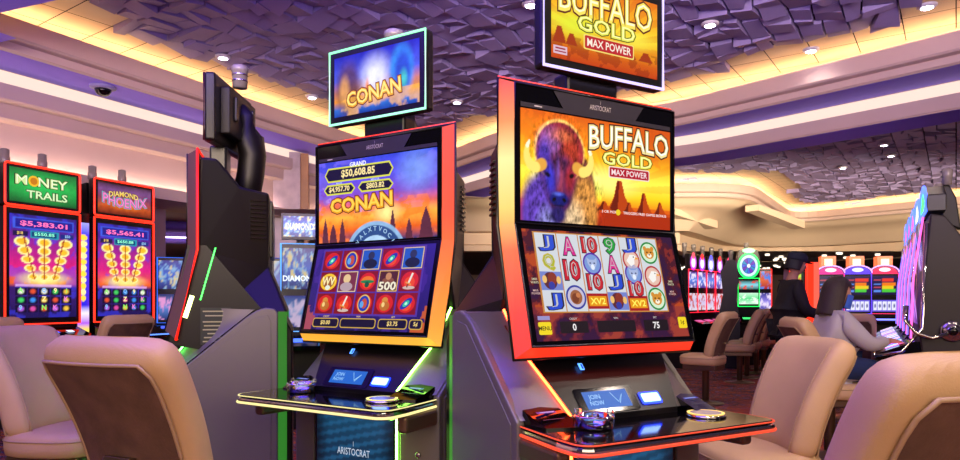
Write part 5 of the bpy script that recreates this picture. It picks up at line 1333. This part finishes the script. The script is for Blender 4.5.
# seated woman, facing right towards the neon row
wx, wy = 2.68, 5.22
wo = thing('person', 'seated person in pale grey cardigan with long dark hair and blue face mask', 'person', (wx, wy, 0))
N = {'pel': ((0, 0, .70), (.15, .12)), 'ab': ((.01, 0, .84), (.125, .10)), 'ch': ((.03, 0, .98), (.15, .105)), 'nb': ((.03, 0, 1.08), .065), 'nk': ((.035, 0, 1.15), .048), 'hd': ((.045, 0, 1.21), .05)}
Ed = [('pel', 'ab'), ('ab', 'ch'), ('ch', 'nb'), ('nb', 'nk'), ('nk', 'hd')]
for s_, sg in (('r', -1), ('l', 1)):
    N[s_ + 'sh'] = ((.03, sg * .155, 1.045), .058); N[s_ + 'el'] = ((.20, sg * .20, .86), .043); N[s_ + 'wr'] = ((.36 if sg < 0 else .33, sg * .15, .90 if sg < 0 else .885), .026)
    Ed += [('ch', s_ + 'sh'), (s_ + 'sh', s_ + 'el'), (s_ + 'el', s_ + 'wr')]
    N[s_ + 'hp'] = ((.04, sg * .09, .69), .095); N[s_ + 'kn'] = ((.40, sg * .11, .67), .062); N[s_ + 'an'] = ((.36, sg * .11, .20), .04); N[s_ + 'ft'] = ((.37, sg * .11, .10), .04); N[s_ + 'to'] = ((.50, sg * .12, .085), .032)
    Ed += [('pel', s_ + 'hp'), (s_ + 'hp', s_ + 'kn'), (s_ + 'kn', s_ + 'an'), (s_ + 'an', s_ + 'ft'), (s_ + 'ft', s_ + 'to')]
body = dict(N); Eb = list(Ed)
for s_, sg in (('r', -1), ('l', 1)): hand_nodes(body, Eb, s_ + 'wr', (.9, .05 * -sg, -.12), (0, 0, 1), (0, -sg, 0), 1.0)
bo = skin_obj('body', body, Eb, M_skin, wo, 'pel')
T = head_mesh(bo, (.062, 0, 1.255), R(-90), R(-10), M_skin, .98)
hair_shell(T, 'hair', wo, pmat('dark_brown_hair', '2a161a', .6, bump=.4, bscale=90), .19, .013, .30, .12)
cl = {k: (v[0], tuple(a + .016 for a in (v[1] if isinstance(v[1], tuple) else (v[1], v[1])))) for k, v in N.items() if k in ('pel', 'ab', 'ch', 'rsh', 'rel', 'rwr', 'lsh', 'lel', 'lwr')}
cl['nb'] = ((.03, 0, 1.075), .068); cl['rsh'] = (cl['rsh'][0], .086); cl['lsh'] = (cl['lsh'][0], .086); cl['hem'] = ((-.01, 0, .62), (.175, .15)); cl['rel'] = (cl['rel'][0], .065); cl['lel'] = (cl['lel'][0], .065)
skin_obj('cardigan', cl, [e for e in Ed if e[0] in cl and e[1] in cl] + [('pel', 'hem')], pmat('pale_grey_knit', 'b8b0b8', .85, bump=.4, bscale=140), wo, 'pel')
cl = {k: (v[0], tuple(a + .012 for a in (v[1] if isinstance(v[1], tuple) else (v[1], v[1])))) for k, v in N.items() if k in ('pel', 'rhp', 'rkn', 'ran', 'lhp', 'lkn', 'lan')}
skin_obj('jeans', cl, [e for e in Ed if e[0] in cl and e[1] in cl], pmat('dark_blue_denim', '1c2c5a', .85, bump=.3, bscale=160), wo, 'pel')
for s_ in ('r', 'l'):
    a, b = Vector(N[s_ + 'ft'][0]), Vector(N[s_ + 'to'][0]); c = Vector(N[s_ + 'ft'][0]) + Vector((-.04, 0, -.01))
    skin_obj('shoe', {'h': (c, .045), 'm': (a, .048), 't': (b, .04)}, [('h', 'm'), ('m', 't')], pmat('white_sneaker', 'c8c4c8', .6), wo, 'h')
# blue face mask wrapped over nose and chin
mb = MB(T); vs = []
for i in range(9):
    z = .0 - .105 * i / 8
    for k in range(17):
        a = R(20 + 140 * k / 16); f = 1 + z * 1.9
        vs.append((.088 * math.cos(a) * f, (.108 * math.sin(a)) * (1 + z * .7) + .018 * math.exp(-((a - PI / 2) / .35) ** 2) + .006, z - .004))
mb.add(vs, [(i * 17 + k, i * 17 + k + 1, (i + 1) * 17 + k + 1, (i + 1) * 17 + k) for i in range(8) for k in range(16)], pmat('blue_mask_fabric', '3a6ad8', .7), True); mb.build('face_mask', wo)

# standing man in black, turned to the right
mo = thing('person', 'standing person in black jacket and dark cap, seen sideways beyond the chairs', 'person', (3.52, 7.8, 0))
N = {'pel': ((0, 0, .93), (.15, .125)), 'ab': ((.01, 0, 1.08), (.14, .12)), 'ch': ((.03, 0, 1.28), (.165, .125)), 'nb': ((.05, 0, 1.40), .08), 'nk': ((.07, 0, 1.47), .058), 'hd': ((.09, 0, 1.54), .055)}
Ed = [('pel', 'ab'), ('ab', 'ch'), ('ch', 'nb'), ('nb', 'nk'), ('nk', 'hd')]
for s_, sg in (('r', -1), ('l', 1)):
    N[s_ + 'sh'] = ((.03, sg * .175, 1.36), .068); N[s_ + 'el'] = ((.10, sg * .22, 1.09), .05); N[s_ + 'wr'] = ((.33, sg * .15, 1.02), .032)
    Ed += [('ch', s_ + 'sh'), (s_ + 'sh', s_ + 'el'), (s_ + 'el', s_ + 'wr')]
    N[s_ + 'hp'] = ((0, sg * .095, .88), .10); N[s_ + 'kn'] = ((.03, sg * .11, .50), .065); N[s_ + 'an'] = ((.0, sg * .12, .11), .045); N[s_ + 'to'] = ((.16, sg * .13, .05), .038)
    Ed += [('pel', s_ + 'hp'), (s_ + 'hp', s_ + 'kn'), (s_ + 'kn', s_ + 'an'), (s_ + 'an', s_ + 'to')]
body = dict(N); Eb = list(Ed)
for s_, sg in (('r', -1), ('l', 1)): hand_nodes(body, Eb, s_ + 'wr', (.95, -.2 * sg, .0), (0, 0, 1), (0, -sg, 0), 1.1)
bo = skin_obj('body', body, Eb, M_skin, mo, 'pel')
T = head_mesh(bo, (.105, 0, 1.61), R(-90), R(-14), M_skin, 1.05)
hair_shell(T, 'hair', mo, pmat('black_hair', '0c0a10', .6), .07, .008, .45)
mb = MB(T); mb.lathe([(.094, .035), (.096, .06), (.090, .10), (.065, .128), (.02, .138), (.004, .139)], pmat('navy_cap_cloth', '161a2c', .8), 28, Matrix.Scale(1.14, 4, (0, 1, 0)))
mb.add([(-.075, .07, .05), (-.05, .155, .045), (0, .175, .045), (.05, .155, .045), (.075, .07, .05), (.0, .06, .058)], [(0, 1, 2, 3, 4, 5)], MATS['navy_cap_cloth']); mb.build('cap', mo)
cl = {k: (v[0], tuple(a + .02 for a in (v[1] if isinstance(v[1], tuple) else (v[1], v[1])))) for k, v in N.items() if k in ('pel', 'ab', 'ch', 'rsh', 'rel', 'rwr', 'lsh', 'lel', 'lwr')}
cl['nb'] = ((.05, 0, 1.40), .088); cl['hem'] = ((0, 0, .80), (.19, .16))
skin_obj('jacket', cl, [e for e in Ed if e[0] in cl and e[1] in cl] + [('pel', 'hem')], pmat('black_jacket_cloth', '120e16', .8), mo, 'pel')
cl = {k: (v[0], tuple(a + .014 for a in (v[1] if isinstance(v[1], tuple) else (v[1], v[1])))) for k, v in N.items() if k in ('pel', 'rhp', 'rkn', 'ran', 'lhp', 'lkn', 'lan')}
skin_obj('trousers', cl, [e for e in Ed if e[0] in cl and e[1] in cl], pmat('black_trouser_cloth', '0e0c12', .85), mo, 'pel')
for s_ in ('r', 'l'):
    a, b = Vector(N[s_ + 'an'][0]) + Vector((0, 0, -.05)), Vector(N[s_ + 'to'][0])
    skin_obj('shoe', {'h': (a + Vector((-.04, 0, -.01)), .048), 'm': (a + Vector((.05, 0, -.005)), .05), 't': (b, .043)}, [('h', 'm'), ('m', 't')], M_satin, mo, 'h')
# ------------------------------------------------------------------ world, camera, colour management
w = bpy.data.worlds.new('World'); SC.world = w; w.use_nodes = True
bg = w.node_tree.nodes['Background']; bg.inputs[0].default_value = (.42, .30, .50, 1); bg.inputs[1].default_value = .14
cam = bpy.data.cameras.new('camera'); co = bpy.data.objects.new('camera', cam); COL.objects.link(co)
cam.sensor_width = 36; cam.lens = 36 * FPX / 960; cam.shift_y = (HOR - 230) / 960; cam.clip_start = .05; cam.clip_end = 200
co.location = (0, 0, CAMZ); co.rotation_euler = (R(90), 0, 0)
SC.camera = co
SC.view_settings.view_transform = 'Standard'; SC.view_settings.look = 'None'; SC.view_settings.exposure = 0; SC.view_settings.gamma = 1; SC.view_settings.use_curve_mapping = False
SC.cycles.use_denoising = True
SC.cycles.max_bounces = 8; SC.cycles.sample_clamp_indirect = 4
